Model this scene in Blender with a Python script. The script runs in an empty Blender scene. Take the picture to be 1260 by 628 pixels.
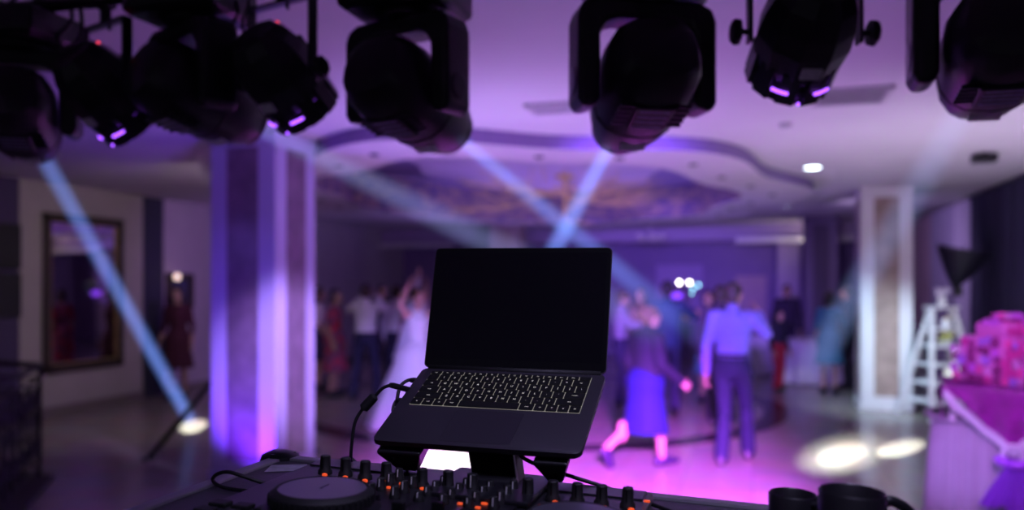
import bpy, bmesh, math, random
from math import sin, cos, pi, radians
from mathutils import Vector as V, Matrix as M, Quaternion as Q
random.seed(7)
SC = bpy.context.scene
COL = SC.collection
# ---------------------------------------------------------------- frame of reference
# world axes follow the hall: +y runs into the room, +x to the right wall; the camera looks 16.5 deg left of +y
A = radians(16.5); FP = 1000.0; HC = 1.75
F0 = V((-sin(A), cos(A), 0)); R0 = V((cos(A), sin(A), 0)); CAM = V((0, 0, HC))
def W(px, py, d): return F0*d + R0*((px-630)/FP*d) + V((0, 0, HC-(py-350)/FP*d))
def G(px, py, z=0.0): return W(px, py, FP*(HC-z)/(py-350))
def yw(px, y): return y/(cos(A)+sin(A)*(px-630)/FP)        # depth at which a sight line meets a plane y=const
CEIL = 3.1

# ---------------------------------------------------------------- materials
def mat(name, col, rough=.6, metal=0, emit=None, es=0, var=.12, scale=12, bump=0, spec=.5, trans=0, coat=0):
    m = bpy.data.materials.new(name); m.use_nodes = True
    nt = m.node_tree; b = nt.nodes['Principled BSDF']; L = nt.links
    b.inputs['Roughness'].default_value = rough; b.inputs['Metallic'].default_value = metal
    b.inputs['Specular IOR Level'].default_value = spec
    b.inputs['Coat Weight'].default_value = coat
    b.inputs['Base Color'].default_value = (*col, 1)
    if trans: b.inputs['Transmission Weight'].default_value = trans
    if var or bump:
        tc = nt.nodes.new('ShaderNodeTexCoord'); n = nt.nodes.new('ShaderNodeTexNoise')
        n.inputs['Scale'].default_value = scale; n.inputs['Detail'].default_value = 4
        L.new(tc.outputs['Object'], n.inputs['Vector'])
        if var:
            mx = nt.nodes.new('ShaderNodeMix'); mx.data_type = 'RGBA'
            mx.inputs[6].default_value = (*[c*(1-var) for c in col], 1); mx.inputs[7].default_value = (*[min(1, c*(1+var)) for c in col], 1)
            L.new(n.outputs['Fac'], mx.inputs[0]); L.new(mx.outputs[2], b.inputs['Base Color'])
        if bump:
            bp = nt.nodes.new('ShaderNodeBump'); bp.inputs['Strength'].default_value = bump; bp.inputs['Distance'].default_value = .01
            L.new(n.outputs['Fac'], bp.inputs['Height']); L.new(bp.outputs['Normal'], b.inputs['Normal'])
    if emit:
        b.inputs['Emission Color'].default_value = (*emit, 1); b.inputs['Emission Strength'].default_value = es
    return m
_mc = {}
def cm(col, rough=.85, **k):                                  # cloth / hair / skin colours, cached
    key = (tuple(col), rough, tuple(sorted(k.items())))
    if key not in _mc: _mc[key] = mat('cloth_%d' % len(_mc), col, rough, **k)
    return _mc[key]

# ---------------------------------------------------------------- mesh helpers
def link(name, me, parent=None, loc=None):
    o = bpy.data.objects.new(name, me); COL.objects.link(o)
    if parent: o.parent = parent
    if loc is not None: o.location = loc
    return o
def obj(name, bm, m, parent=None, smooth=False, mw=None, bevel=0, auto=None):
    bmesh.ops.recalc_face_normals(bm, faces=bm.faces[:])
    me = bpy.data.meshes.new(name); bm.to_mesh(me); bm.free()
    for x in (m if isinstance(m, (list, tuple)) else [m]): me.materials.append(x)
    if smooth:
        me.polygons.foreach_set('use_smooth', [True]*len(me.polygons))
    if auto: me.set_sharp_from_angle(angle=radians(auto))
    o = link(name, me, parent)
    if mw is not None: o.matrix_local = mw
    if bevel:
        bv = o.modifiers.new('bevel', 'BEVEL'); bv.width = bevel; bv.segments = 2; bv.limit_method = 'ANGLE'; bv.angle_limit = radians(40)
    return o
def tag(o, label=None, cat=None, group=None, kind=None):
    if label: o['label'] = label
    if cat: o['category'] = cat
    if group: o['group'] = group
    if kind: o['kind'] = kind
    return o
def thing(name, label, cat, mw=None, loc=None, group=None):
    o = bpy.data.objects.new(name, None); COL.objects.link(o); o.empty_display_size = .05
    if loc is not None: o.location = loc
    if mw is not None: o.matrix_local = mw
    return tag(o, label, cat, group)
def copy_tree(o, parent=None):
    kids = [c for c in bpy.data.objects if c.parent == o]
    c = o.copy(); COL.objects.link(c); c.parent = parent
    for k in kids: copy_tree(k, c)
    return c
def struct(name, bm, m, **k): return tag(obj(name, bm, m, **k), kind='structure')
def B(): return bmesh.new()
def box(bm, a, b, mi=0, mw=None):
    vs = []
    for z in (a[2], b[2]):
        for x, y in ((a[0], a[1]), (b[0], a[1]), (b[0], b[1]), (a[0], b[1])):
            p = V((x, y, z)); vs.append(bm.verts.new(mw @ p if mw else p))
    for f in ((3, 2, 1, 0), (4, 5, 6, 7), (0, 1, 5, 4), (1, 2, 6, 5), (2, 3, 7, 6), (3, 0, 4, 7)):
        bm.faces.new([vs[i] for i in f]).material_index = mi
    return bm
def cbox(bm, c, s, mi=0, mw=None): return box(bm, [c[i]-s[i]/2 for i in range(3)], [c[i]+s[i]/2 for i in range(3)], mi, mw)
def loft(bm, rings, cap=True, mi=0, closed=True):
    rr = [[bm.verts.new(p) for p in r] for r in rings]
    for a, b in zip(rr, rr[1:]):
        n = len(a)
        for i in range(n if closed else n-1):
            j = (i+1) % n
            bm.faces.new((a[i], a[j], b[j], b[i])).material_index = mi
    if cap and closed:
        bm.faces.new(rr[0][::-1]).material_index = mi; bm.faces.new(rr[-1]).material_index = mi
    return bm
def lathe(bm, prof, seg=24, mw=None, mi=0, cap=True, e=None):
    """prof: (r,z) or (rx,ry,z); e: superellipse exponent"""
    rings = []
    for p in prof:
        rx, ry, z = (p[0], p[0], p[1]) if len(p) == 2 else p
        r = []
        for i in range(seg):
            t = 2*pi*i/seg; c, s = cos(t), sin(t)
            if e: c = math.copysign(abs(c)**(2/e), c); s = math.copysign(abs(s)**(2/e), s)
            q = V((max(rx, 1e-4)*c, max(ry, 1e-4)*s, z)); r.append(mw @ q if mw else q)
        rings.append(r)
    return loft(bm, rings, cap, mi)
def frame(d, up=V((0, 0, 1))):
    d = d.normalized(); s = d.cross(up)
    if s.length < 1e-4: s = d.cross(V((0, 1, 0)))
    s.normalize(); return d, s, s.cross(d)
def tube(bm, pts, r, seg=8, mi=0):
    pts = [V(p) for p in pts]; rings = []; n = len(pts); s = None
    for i, p in enumerate(pts):
        d = (pts[min(i+1, n-1)]-pts[max(i-1, 0)]).normalized()
        if s is None: s = frame(d)[1]
        s = (s-d*s.dot(d)); s = s.normalized() if s.length > 1e-5 else frame(d)[1]
        u = d.cross(s); rad = r[i] if isinstance(r, (list, tuple)) else r
        rings.append([p+(s*cos(2*pi*k/seg)+u*sin(2*pi*k/seg))*rad for k in range(seg)])
    return loft(bm, rings, True, mi)
def smoothpath(pts, n=6):
    pts = [V(p) for p in pts]; P = [pts[0]*2-pts[1]]+pts+[pts[-1]*2-pts[-2]]; out = []
    for i in range(1, len(P)-2):
        for k in range(n):
            t = k/n; a, b, c, d = P[i-1:i+3]
            out.append(.5*((2*b)+(c-a)*t+(2*a-5*b+4*c-d)*t*t+(3*b-a-3*c+d)*t**3))
    return out+[pts[-1]]
def capsule(bm, p, q, r1, r2, seg=12):
    p, q = V(p), V(q); d, s, u = frame(q-p) if (q-p).length > 1e-5 else (V((0, 0, 1)), V((1, 0, 0)), V((0, 1, 0)))
    rings = []
    for a in (-80, -50, -20): a = radians(a); rings.append((p+d*r1*sin(a), r1*cos(a)))
    rings.append((p, r1)); rings.append((q, r2))
    for a in (20, 50, 80): a = radians(a); rings.append((q+d*r2*sin(a), r2*cos(a)))
    return loft(bm, [[c+(s*cos(2*pi*k/seg)+u*sin(2*pi*k/seg))*r for k in range(seg)] for c, r in rings])
def ell(bm, c, r, seg=14, mw=None):
    c = V(c); rings = []
    for i in range(1, 9):
        a = -pi/2+pi*i/9
        rings.append([(mw @ V((r[0]*cos(a)*cos(2*pi*k/seg), r[1]*cos(a)*sin(2*pi*k/seg), r[2]*sin(a))) if mw else V((r[0]*cos(a)*cos(2*pi*k/seg), r[1]*cos(a)*sin(2*pi*k/seg), r[2]*sin(a))))+c for k in range(seg)])
    return loft(bm, rings)
def dirmat(p, d, up=V((0, 0, 1))):                            # local z along d, local x horizontal
    d, s, u = frame(d, up)
    m = M((( s.x, u.x, d.x, p[0]), (s.y, u.y, d.y, p[1]), (s.z, u.z, d.z, p[2]), (0, 0, 0, 1)))
    return m
def baked(name, bm, m, voxel, parent, smooth_it=4):
    me = bpy.data.meshes.new('t'); bm.to_mesh(me); bm.free()
    o = bpy.data.objects.new('t', me); COL.objects.link(o)
    r = o.modifiers.new('r', 'REMESH'); r.mode = 'VOXEL'; r.voxel_size = voxel
    s = o.modifiers.new('s', 'SMOOTH'); s.factor = .5; s.iterations = smooth_it
    dg = bpy.context.evaluated_depsgraph_get()
    me2 = bpy.data.meshes.new_from_object(o.evaluated_get(dg)); bpy.data.objects.remove(o); bpy.data.meshes.remove(me)
    me2.polygons.foreach_set('use_smooth', [True]*len(me2.polygons))
    me2.materials.clear(); me2.materials.append(m)
    me2.name = name
    return link(name, me2, parent)
def spot(name, loc, target, col, power, angle, blend=.3, radius=.05):
    l = bpy.data.lights.new(name, 'SPOT'); l.color = col; l.energy = power; l.spot_size = radians(angle); l.spot_blend = blend; l.shadow_soft_size = radius
    o = bpy.data.objects.new(name, l); COL.objects.link(o)
    o.location = loc; o.rotation_euler = (V(target)-V(loc)).to_track_quat('-Z', 'Y').to_euler(); return o
def point(name, loc, col, power, radius=.1):
    l = bpy.data.lights.new(name, 'POINT'); l.color = col; l.energy = power; l.shadow_soft_size = radius
    o = bpy.data.objects.new(name, l); COL.objects.link(o); o.location = loc; return o

# ---------------------------------------------------------------- materials used often
BLACK = mat('black_plastic', (.012, .011, .016), .42, bump=.05, scale=60)
BLACKM = mat('black_powdercoat', (.010, .010, .014), .38, scale=80)
DARKMET = mat('dark_steel', (.03, .03, .036), .35, .8)
RUBBER = mat('black_rubber', (.008, .008, .01), .6)
LENSB = mat('lit_lens', (.5, .7, 1), .1, emit=(.45, .7, 1), es=9, var=0)
GLOWV = mat('violet_glow', (.4, .1, .6), .4, emit=(.34, .08, 1), es=3.2, var=0)
GLOWD = mat('violet_dim_glow', (.3, .05, .5), .4, emit=(.3, .05, 1), es=1.0, var=0)
REDLED = mat('red_led', (.6, .02, .02), .3, emit=(1, .05, .08), es=2.5, var=0)
ORANGE = mat('orange_led', (.6, .1, .02), .3, emit=(1, .10, .025), es=.75, var=0)
STICK = mat('grey_sticker', (.80, .80, .82), .6, var=.25, scale=90)
WHITEP = mat('white_paint', (.72, .70, .72), .5, scale=5)
LEDW = mat('white_bulb', (1, 1, .9), .3, emit=(1, .93, .85), es=16, var=0)

# ================================================================= ROOM SHELL
XL, XR, YB, YF = -8.95, 3.25, 20.0, -3.0
def marble_floor():
    m = bpy.data.materials.new('marble_floor'); m.use_nodes = True; nt = m.node_tree; L = nt.links; b = nt.nodes['Principled BSDF']
    tc = nt.nodes.new('ShaderNodeTexCoord'); br = nt.nodes.new('ShaderNodeTexBrick'); n = nt.nodes.new('ShaderNodeTexNoise')
    br.offset = 0; br.inputs['Scale'].default_value = 1; br.inputs['Brick Width'].default_value = .6; br.inputs['Row Height'].default_value = .6
    br.inputs['Mortar Size'].default_value = .004; br.inputs['Color1'].default_value = (.40, .35, .31, 1); br.inputs['Color2'].default_value = (.35, .305, .275, 1); br.inputs['Mortar'].default_value = (.22, .2, .18, 1)
    n.inputs['Scale'].default_value = 2.2; n.inputs['Detail'].default_value = 8; n.inputs['Distortion'].default_value = 1.2
    mx = nt.nodes.new('ShaderNodeMix'); mx.data_type = 'RGBA'; mx.blend_type = 'MULTIPLY'; mx.inputs[0].default_value = .5
    L.new(tc.outputs['Object'], br.inputs['Vector']); L.new(tc.outputs['Object'], n.inputs['Vector'])
    L.new(br.outputs['Color'], mx.inputs[6]); L.new(n.outputs['Color'], mx.inputs[7])
    L.new(mx.outputs[2], b.inputs['Base Color']); b.inputs['Roughness'].default_value = .22
    return m
FLOORM = marble_floor()
bm = B(); box(bm, (XL-.3, YF, -.1), (XR+.3, YB+.3, 0)); struct('floor', bm, FLOORM)
WALLP = mat('plaster_lilac', (.50, .44, .52), .8, scale=3, bump=.1)
WALLG = mat('plaster_warm_grey', (.44, .40, .38), .8, scale=3, bump=.1)
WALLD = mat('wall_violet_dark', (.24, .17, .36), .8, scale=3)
CEILM = mat('ceiling_plaster', (.60, .57, .60), .75, scale=2, var=.05)
# left wall carries a big mirror; nearer part is darker, a pilaster divides it
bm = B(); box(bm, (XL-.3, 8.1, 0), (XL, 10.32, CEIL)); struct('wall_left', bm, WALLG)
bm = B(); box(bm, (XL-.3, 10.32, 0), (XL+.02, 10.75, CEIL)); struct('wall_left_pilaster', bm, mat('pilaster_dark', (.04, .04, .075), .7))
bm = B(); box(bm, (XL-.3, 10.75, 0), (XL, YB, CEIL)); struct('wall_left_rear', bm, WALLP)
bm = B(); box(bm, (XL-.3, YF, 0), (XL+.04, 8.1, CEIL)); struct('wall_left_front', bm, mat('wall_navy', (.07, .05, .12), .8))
bm = B(); box(bm, (XR, YF, 0), (XR+.3, YB, CEIL)); struct('wall_right', bm, WALLP)
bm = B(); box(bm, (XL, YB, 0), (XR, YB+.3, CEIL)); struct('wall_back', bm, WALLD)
for i, (y0, y1) in enumerate(((8.1, 10.32), (10.75, YB))):
    bm = B(); box(bm, (XL, y0, 0), (XL+.025, y1, .12)); struct('baseboard_left' + ('' if i == 0 else '_rear'), bm, mat('baseboard', (.2, .17, .16), .4), bevel=.004)
# ceiling with an oval opening, a scalloped dropped ring around it and a raised plate inside
TC = V((-3.02, 11.6, 0)); AX, AY = 2.75, 4.15; NS = 120
def oval(t, sx=AX, sy=AY, w=.045, k=8): 
    r = 1+w*cos(k*t); return TC.x+sx*r*cos(t), TC.y+sy*r*sin(t)
def rectpt(t):
    c, s = cos(t), sin(t); x0, x1, y0, y1 = XL-.3, XR+.3, YF, YB+.3
    k = min(((x1-TC.x)/c if c > 1e-9 else (x0-TC.x)/c if c < -1e-9 else 1e9), ((y1-TC.y)/s if s > 1e-9 else (y0-TC.y)/s if s < -1e-9 else 1e9))
    return TC.x+c*k, TC.y+s*k
ts = sorted([2*pi*i/NS for i in range(NS)]+[math.atan2(y-TC.y, x-TC.x) % (2*pi) for x in (XL-.3, XR+.3) for y in (YF, YB+.3)])
bm = B(); loft(bm, [[V((*oval(t), CEIL)) for t in ts], [V((*rectpt(t), CEIL)) for t in ts], [V((*rectpt(t), CEIL+.05)) for t in ts]], cap=False); struct('ceiling', bm, CEILM)
t2 = [2*pi*i/160 for i in range(160)]
oo = lambda t: oval(t, AX*1.32, AY*1.22, .05, 8)
bm = B(); loft(bm, [[V((*oo(t), CEIL)) for t in t2], [V((*oo(t), 2.97)) for t in t2], [V((*oval(t), 2.97)) for t in t2]], cap=False); bm.faces.ensure_lookup_table()
for f in bm.faces:
    f.material_index = 1 if f.calc_center_median().z > 2.98 else 0  # upright edge gets a darker colour, shading it against the fill light
struct('trim_1', bm, [mat('ring_plaster', (.56, .52, .56), .75, scale=2, var=.05), mat('ring_edge_shaded', (.22, .15, .34), .75)])
def gold_wall():
    m = bpy.data.materials.new('gilded_relief'); m.use_nodes = True; nt = m.node_tree; L = nt.links; b = nt.nodes['Principled BSDF']
    tc = nt.nodes.new('ShaderNodeTexCoord'); mp = nt.nodes.new('ShaderNodeMapping'); mp.inputs['Scale'].default_value = (1, 1, 3.2)
    n = nt.nodes.new('ShaderNodeTexNoise'); n.inputs['Scale'].default_value = 1.9; n.inputs['Detail'].default_value = 5; n.inputs['Distortion'].default_value = 2
    r = nt.nodes.new('ShaderNodeValToRGB'); r.color_ramp.elements[0].position = .42; r.color_ramp.elements[0].color = (.17, .12, .26, 1); r.color_ramp.elements[1].position = .64; r.color_ramp.elements[1].color = (.46, .32, .28, 1)
    L.new(tc.outputs['Object'], mp.inputs['Vector']); L.new(mp.outputs['Vector'], n.inputs['Vector']); L.new(n.outputs['Fac'], r.inputs['Fac']); L.new(r.outputs['Color'], b.inputs['Base Color']); b.inputs['Roughness'].default_value = .6
    return m
GOLDW = gold_wall()
bm = B(); loft(bm, [[V((*oval(t), 2.97)) for t in t2], [V((*oval(t), 3.54)) for t in t2]], cap=False); struct('trim_2', bm, GOLDW)
def plate_mat():
    m = bpy.data.materials.new('tray_plate'); m.use_nodes = True; nt = m.node_tree; L = nt.links; b = nt.nodes['Principled BSDF']
    tc = nt.nodes.new('ShaderNodeTexCoord'); n = nt.nodes.new('ShaderNodeTexNoise'); n.inputs['Scale'].default_value = .8
    mx = nt.nodes.new('ShaderNodeMix'); mx.data_type = 'RGBA'; mx.inputs[6].default_value = (.20, .15, .34, 1); mx.inputs[7].default_value = (.28, .21, .42, 1)
    L.new(tc.outputs['Object'], n.inputs['Vector']); L.new(n.outputs['Fac'], mx.inputs[0]); L.new(mx.outputs[2], b.inputs['Base Color']); b.inputs['Roughness'].default_value = .7
    return m
bm = B(); loft(bm, [[V((*oval(t, AX*1.02, AY*1.02), 3.54)) for t in t2], [V((*oval(t, AX*1.02, AY*1.02), 3.6)) for t in t2]]); struct('trim_3', bm, plate_mat())
bm = B(); loft(bm, [[V((*oval(t, AX*.62, AY*.62), 3.42)) for t in t2], [V((*oval(t, AX*.62, AY*.62), 3.54)) for t in t2]]); struct('trim_4', bm, mat('tray_island', (.52, .42, .62), .7))
# soffit at the far end
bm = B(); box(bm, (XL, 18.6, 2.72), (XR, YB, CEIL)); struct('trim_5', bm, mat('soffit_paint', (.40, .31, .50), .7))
bm = B(); box(bm, (-.35, 18.52, 2.66), (2.1, 18.6, 2.78)); struct('trim_6', bm, WHITEP)
bm = B(); box(bm, (XL, 18.52, 2.66), (-7.0, 18.6, 2.76)); struct('trim_7', bm, WHITEP)
# dark stone inlay ring in the dance floor
RC = F0*12.1+R0*.3
bm = B(); loft(bm, [[V((RC.x+r*cos(t), RC.y+r*sin(t), z)) for t in t2] for r, z in ((3.30, .001), (3.30, .004), (3.62, .004), (3.62, .001))], cap=False)
struct('floor_ring', bm, mat('dark_marble', (.035, .025, .03), .25, scale=4))

# ---------------------------------------------------------------- columns
MARB = mat('brown_marble', (.30, .21, .18), .35, var=.5, scale=7, bump=.05)
PALE = mat('pale_stone', (.66, .62, .64), .5, scale=4, var=.06)
def column(x, y, s, label, panel=MARB, pale=PALE):              # x,y: front right corner
    t = thing('column', label, 'column', loc=(x-s/2, y+s/2, 0), group=None)
    h = s/2; bm = B(); box(bm, (-h, -h, .10), (h, h, CEIL-.09)); obj('shaft', bm, pale, t, bevel=.008)
    bm = B(); box(bm, (-h-.02, -h-.02, 0), (h+.02, h+.02, .10)); obj('plinth', bm, pale, t, bevel=.01)
    bm = B(); box(bm, (-h-.015, -h-.015, CEIL-.09), (h+.015, h+.015, CEIL-.002)); obj('capital', bm, pale, t, bevel=.012)
    w = .24*s
    for k in range(4):
        bm = B(); R = M.Rotation(k*pi/2, 4, 'Z')
        box(bm, (-w, -h-.006, .20), (w, -h+.002, CEIL-.15), mw=R); obj('inlay_panel', bm, panel, t, bevel=.003)
    return t
column(-3.95, 6.15, .66, 'stone column washed in violet light behind the left end of the flight case', mat('inlay_violet_lit', (.17, .11, .18), .35, var=.5, scale=7, bump=.05), mat('stone_violet_lit', (.46, .38, .66), .5, scale=4, var=.06))  # violet light tinted into this column's stone and inlay colours
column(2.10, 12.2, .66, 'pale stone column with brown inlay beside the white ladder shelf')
column(1.62, 17.3, .62, 'dim violet column at the far end beyond the white ladder shelf', mat('inlay_dim', (.08, .05, .12), .6), mat('stone_dim', (.17, .12, .24), .6))  # dimness sits in these darker stone and inlay colours
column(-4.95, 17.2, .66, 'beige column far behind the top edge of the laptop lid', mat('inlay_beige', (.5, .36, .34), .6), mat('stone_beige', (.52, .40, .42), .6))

# ---------------------------------------------------------------- fittings of the ceiling
def downlight(p, label, lit, r=.045):
    t = thing('downlight', label, 'ceiling light', loc=p, group='downlights in the scalloped ring' if not lit else None)
    bm = B(); lathe(bm, [(r*.75, -.004), (r, -.012), (r*1.1, -.004), (r*1.1, 0)], 20, cap=False); obj('rim', bm, DARKMET if not lit else WHITEP, t, smooth=True)
    bm = B(); lathe(bm, [(r*.78, -.006), (r*.78, -.002)], 20); obj('bulb', bm, lit or RUBBER, t)
    return t
for k in range(26):
    t = 2*pi*k/26; x, y = oval(t, AX*1.14, AY*1.10, .045, 8)
    downlight(V((x, y, 2.97)), 'small unlit dark downlight set in the scalloped ceiling ring', None)
BIGL = mat('bright_downlight', (1, 1, 1), .3, emit=(.75, .95, 1), es=12, var=0)
p1 = G(1000, 206, CEIL); p1.z = CEIL
downlight(p1, 'bright bluish white downlight glowing in the ceiling near the pale stone column', BIGL, .11)
p2 = W(968, 257, 14.2); p2.z = CEIL
downlight(p2, 'tiny lit downlight in the ceiling near the far violet column', BIGL, .05)
VENTM = mat('vent_grey', (.42, .40, .43), .6)
def vent(px, py, label, w=.5, l=.5):
    p = G(px, py, CEIL); p.z = CEIL
    t = thing('ceiling_vent', label, 'air vent', loc=p)
    bm = B()
    for a, b in (((-w/2, -l/2, -.02), (w/2, -l/2+.03, 0)), ((-w/2, l/2-.03, -.02), (w/2, l/2, 0)), ((-w/2, -l/2, -.02), (-w/2+.03, l/2, 0)), ((w/2-.03, -l/2, -.02), (w/2, l/2, 0))): box(bm, a, b)
    obj('frame', bm, VENTM, t)
    bm = B(); box(bm, (-w/2+.03, -l/2+.03, -.004), (w/2-.03, l/2-.03, -.001)); obj('backing', bm, RUBBER, t)
    bm = B()
    for i in range(7): cbox(bm, (0, -l/2+.06+i*(l-.12)/6, -.012), (w-.06, .022, .006))
    obj('grille', bm, VENTM, t)
vent(690, 131, 'dim square air vent in the ceiling between the two central moving heads', .5, .32)
vent(1047, 117, 'dim square air vent in the ceiling below the front par can', .5, .5)
p = G(967, 152, CEIL); p.z = CEIL
t = thing('smoke_detector', 'small white round smoke detector on the ceiling', 'smoke detector', loc=p)
bm = B(); lathe(bm, [(.055, 0), (.055, -.015), (.045, -.03), (.02, -.038)], 20); obj('housing', bm, VENTM, t, smooth=True)
bm = B(); lathe(bm, [(.018, -.036), (.018, -.046), (.01, -.05)], 14); obj('sensor', bm, WHITEP, t)
p = G(1211, 188, CEIL); p.z = CEIL
t = thing('ceiling_speaker', 'small dark box speaker fixed to the ceiling above the right curtains', 'speaker', loc=p)
bm = B(); box(bm, (-.11, -.09, -.10), (.11, .09, -.02)); obj('cabinet', bm, BLACK, t, bevel=.01)
bm = B(); box(bm, (-.03, -.03, -.02), (.03, .03, 0)); obj('bracket', bm, DARKMET, t)
bm = B(); box(bm, (-.09, -.095, -.095), (.09, -.09, -.03)); obj('grille', bm, RUBBER, t)

# branching chandelier hanging in the oval tray
ch = thing('branch_chandelier', 'gold chandelier of bare branches hanging in the oval ceiling tray', 'chandelier', loc=(TC.x+.25, TC.y+.6, 3.42))
GOLD = mat('gold_twig', (.62, .44, .24), .45, .3, emit=(.7, .4, .3), es=.06)  # twigs carry a faint warm glow of their own
bm = B(); lathe(bm, [(.16, 0), (.16, -.02), (.05, -.06), (.03, -.09)], 20); obj('canopy', bm, GOLD, ch, smooth=True)
bm = B(); tube(bm, [(0, 0, -.05), (0.01, 0, -.3), (0, .01, -.62)], [.03, .035, .025]); obj('stem', bm, GOLD, ch, smooth=True)
rb = random.Random(3)
def twig(bm, p, d, l, r, depth):
    pts = [p]; 
    for i in range(4):
        d = (d+V((rb.uniform(-.25, .25), rb.uniform(-.25, .25), rb.uniform(-.12, .2)))).normalized(); p = p+d*l/4; pts.append(p)
    tube(bm, pts, [r*(1-.18*i) for i in range(5)], 5)
    if depth:
        for i in (2, 3, 4):
            for _ in range(2): twig(bm, pts[i], (d+V((rb.uniform(-.8, .8), rb.uniform(-.8, .8), rb.uniform(-.3, .5)))).normalized(), l*.55, r*.5, depth-1)
for k in range(14):
    a = 2*pi*k/14+rb.uniform(-.2, .2); bm = B()
    twig(bm, V((0, 0, rb.uniform(-.6, -.15))), V((cos(a), sin(a), rb.uniform(-.25, .15))), rb.uniform(.75, 1.15), .014, 2)
    obj('branch', bm, GOLD, ch)

# small chandelier far right
t = thing('pendant_lamp', 'small pale pendant lamp hanging on a rod at the far end', 'pendant lamp', loc=W(800, 262, 15.9))
t.location.z = CEIL+.44-.02
hz = 3.54-.0; t.location = V((t.location.x, t.location.y, 3.1))
if True:
    q = W(800, 270, 16.9); t.location = V((q.x, q.y, CEIL))
    bm = B(); tube(bm, [(0, 0, 0), (0, 0, -.42)], .012); obj('rod', bm, PALE, t)
    bm = B(); lathe(bm, [(.04, 0), (.05, -.03), (.02, -.05)], 12); obj('canopy', bm, PALE, t)
    bm = B()
    for k in range(5):
        a = 2*pi*k/5; tube(bm, [(0, 0, -.38), (.12*cos(a), .12*sin(a), -.45), (.24*cos(a), .24*sin(a), -.42)], .012, 6)
    obj('arms', bm, PALE, t)
    for k in range(5):
        a = 2*pi*k/5; bm = B(); lathe(bm, [(.02, 0), (.06, .05), (.07, .11)], 12, M.Translation((.24*cos(a), .24*sin(a), -.42))); obj('lamp_shade', bm, PALE, t, smooth=True)

# ---------------------------------------------------------------- mirror, wall fittings
WOODD = mat('carved_dark_wood', (.055, .04, .03), .4, bump=.5, scale=40)
mr = thing('mirror', 'tall mirror in a dark carved frame on the left wall', 'mirror', loc=(XL+.001, 9.17, 1.63))
mw_, mh_ = 1.40, 2.14
bm = B()
for a, b in (((0, -mw_/2, -mh_/2), (.06, -mw_/2+.11, mh_/2)), ((0, mw_/2-.11, -mh_/2), (.06, mw_/2, mh_/2)), ((0, -mw_/2, -mh_/2), (.06, mw_/2, -mh_/2+.11)), ((0, -mw_/2, mh_/2-.11), (.06, mw_/2, mh_/2))): box(bm, a, b)
obj('frame', bm, WOODD, mr, bevel=.015)
bm = B(); box(bm, (.01, -mw_/2+.1, -mh_/2+.1), (.02, mw_/2-.1, mh_/2-.1)); obj('glass', bm, mat('mirror_silver', (.62, .56, .55), .03, 1, var=0), mr)
GILT = mat('gilt', (.5, .36, .14), .4, .6)
bm = B()
for y in (-mw_/2+.115, mw_/2-.115): box(bm, (.02, y-.012, -mh_/2+.1), (.045, y+.012, mh_/2-.1))
for z in (-mh_/2+.115, mh_/2-.115): box(bm, (.02, -mw_/2+.1, z-.012), (.045, mw_/2-.1, z+.012))
obj('gilt_edge', bm, GILT, mr)
# dark framed picture + wall lamp behind the burgundy dress
def onwall_left(px, z): # y on left wall along a sight line
    k = (px-630)/FP; dx, dy = -sin(A)+k*cos(A), cos(A)+k*sin(A); tt = XL/dx; return dy*tt, tt
y0, d0 = onwall_left(203, 0); y1, d1 = onwall_left(236, 0)
pf = thing('picture_frame', 'dark framed panel on the wall behind the woman in burgundy', 'picture', loc=(XL, (y0+y1)/2, HC-.006*13-.03))
hw = (y1-y0)/2
bm = B()
for a, b in (((0, -hw, -.28), (.05, -hw+.12, .28)), ((0, hw-.12, -.28), (.05, hw, .28)), ((0, -hw, .18), (.05, hw, .28)), ((0, -hw, -.28), (.05, hw, -.18))): box(bm, a, b)
obj('frame', bm, WOODD, pf, bevel=.01)
bm = B(); box(bm, (.005, -hw+.1, -.2), (.02, hw-.1, .2)); obj('picture', bm, mat('dark_blue_print', (.07, .07, .16), .3, var=.8, scale=4), pf)
yl, dl = onwall_left(209, 0)
wl = thing('wall_lamp', 'small glowing globe lamp on the wall above the woman in burgundy', 'wall lamp', loc=(XL+.05, yl, HC+.009*dl))
bm = B(); ell(bm, (.09, 0, 0), (.055, .055, .055)); obj('globe', bm, mat('warm_globe', (1, .8, .7), .3, emit=(1, .72, .62), es=1.4, var=0), wl, smooth=True)
bm = B(); tube(bm, [(-.05, 0, -.06), (.04, 0, -.09), (.09, 0, -.07)], .012); obj('bracket', bm, DARKMET, wl)

# back wall fittings
def onback(px): 
    k = (px-630)/FP; return (-sin(A)+k*cos(A))*YB/(cos(A)+k*sin(A)), YB/(cos(A)+k*sin(A))
def backpanel(name, label, cat, px0, px1, z0, z1, m, fr=None):
    x0, _ = onback(px0); x1, _ = onback(px1)
    t = thing(name, label, cat, loc=((x0+x1)/2, YB, (z0+z1)/2)); w, h = (x1-x0)/2, (z1-z0)/2
    bm = B(); box(bm, (-w, -.03, -h), (w, -.005, h)); obj('panel', bm, m, t)
    bm = B()
    for a, b in (((-w-.05, -.05, -h), (-w, 0, h)), ((w, -.05, -h), (w+.05, 0, h)), ((-w-.05, -.05, h), (w+.05, 0, h+.05))): box(bm, a, b)
    obj('frame', bm, fr or WALLD, t); return t
backpanel('projection_screen', 'pale lilac wall panel behind the cluster of white lamps', 'screen', 808, 865, 1.2, 2.22, mat('screen_lilac', (.36, .26, .52), .7))
backpanel('door', 'beige door in the far wall behind the man in the lavender shirt', 'door', 905, 943, 0, 1.95, mat('door_beige', (.46, .33, .40), .7))
backpanel('doorway_curtain', 'dark blue hanging in a pale frame on the far wall, left of the laptop', 'wall hanging', 440, 464, .9, 2.2, mat('hanging_navy', (.06, .06, .22), .8), mat('frame_lilac', (.3, .2, .4), .6))
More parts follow.
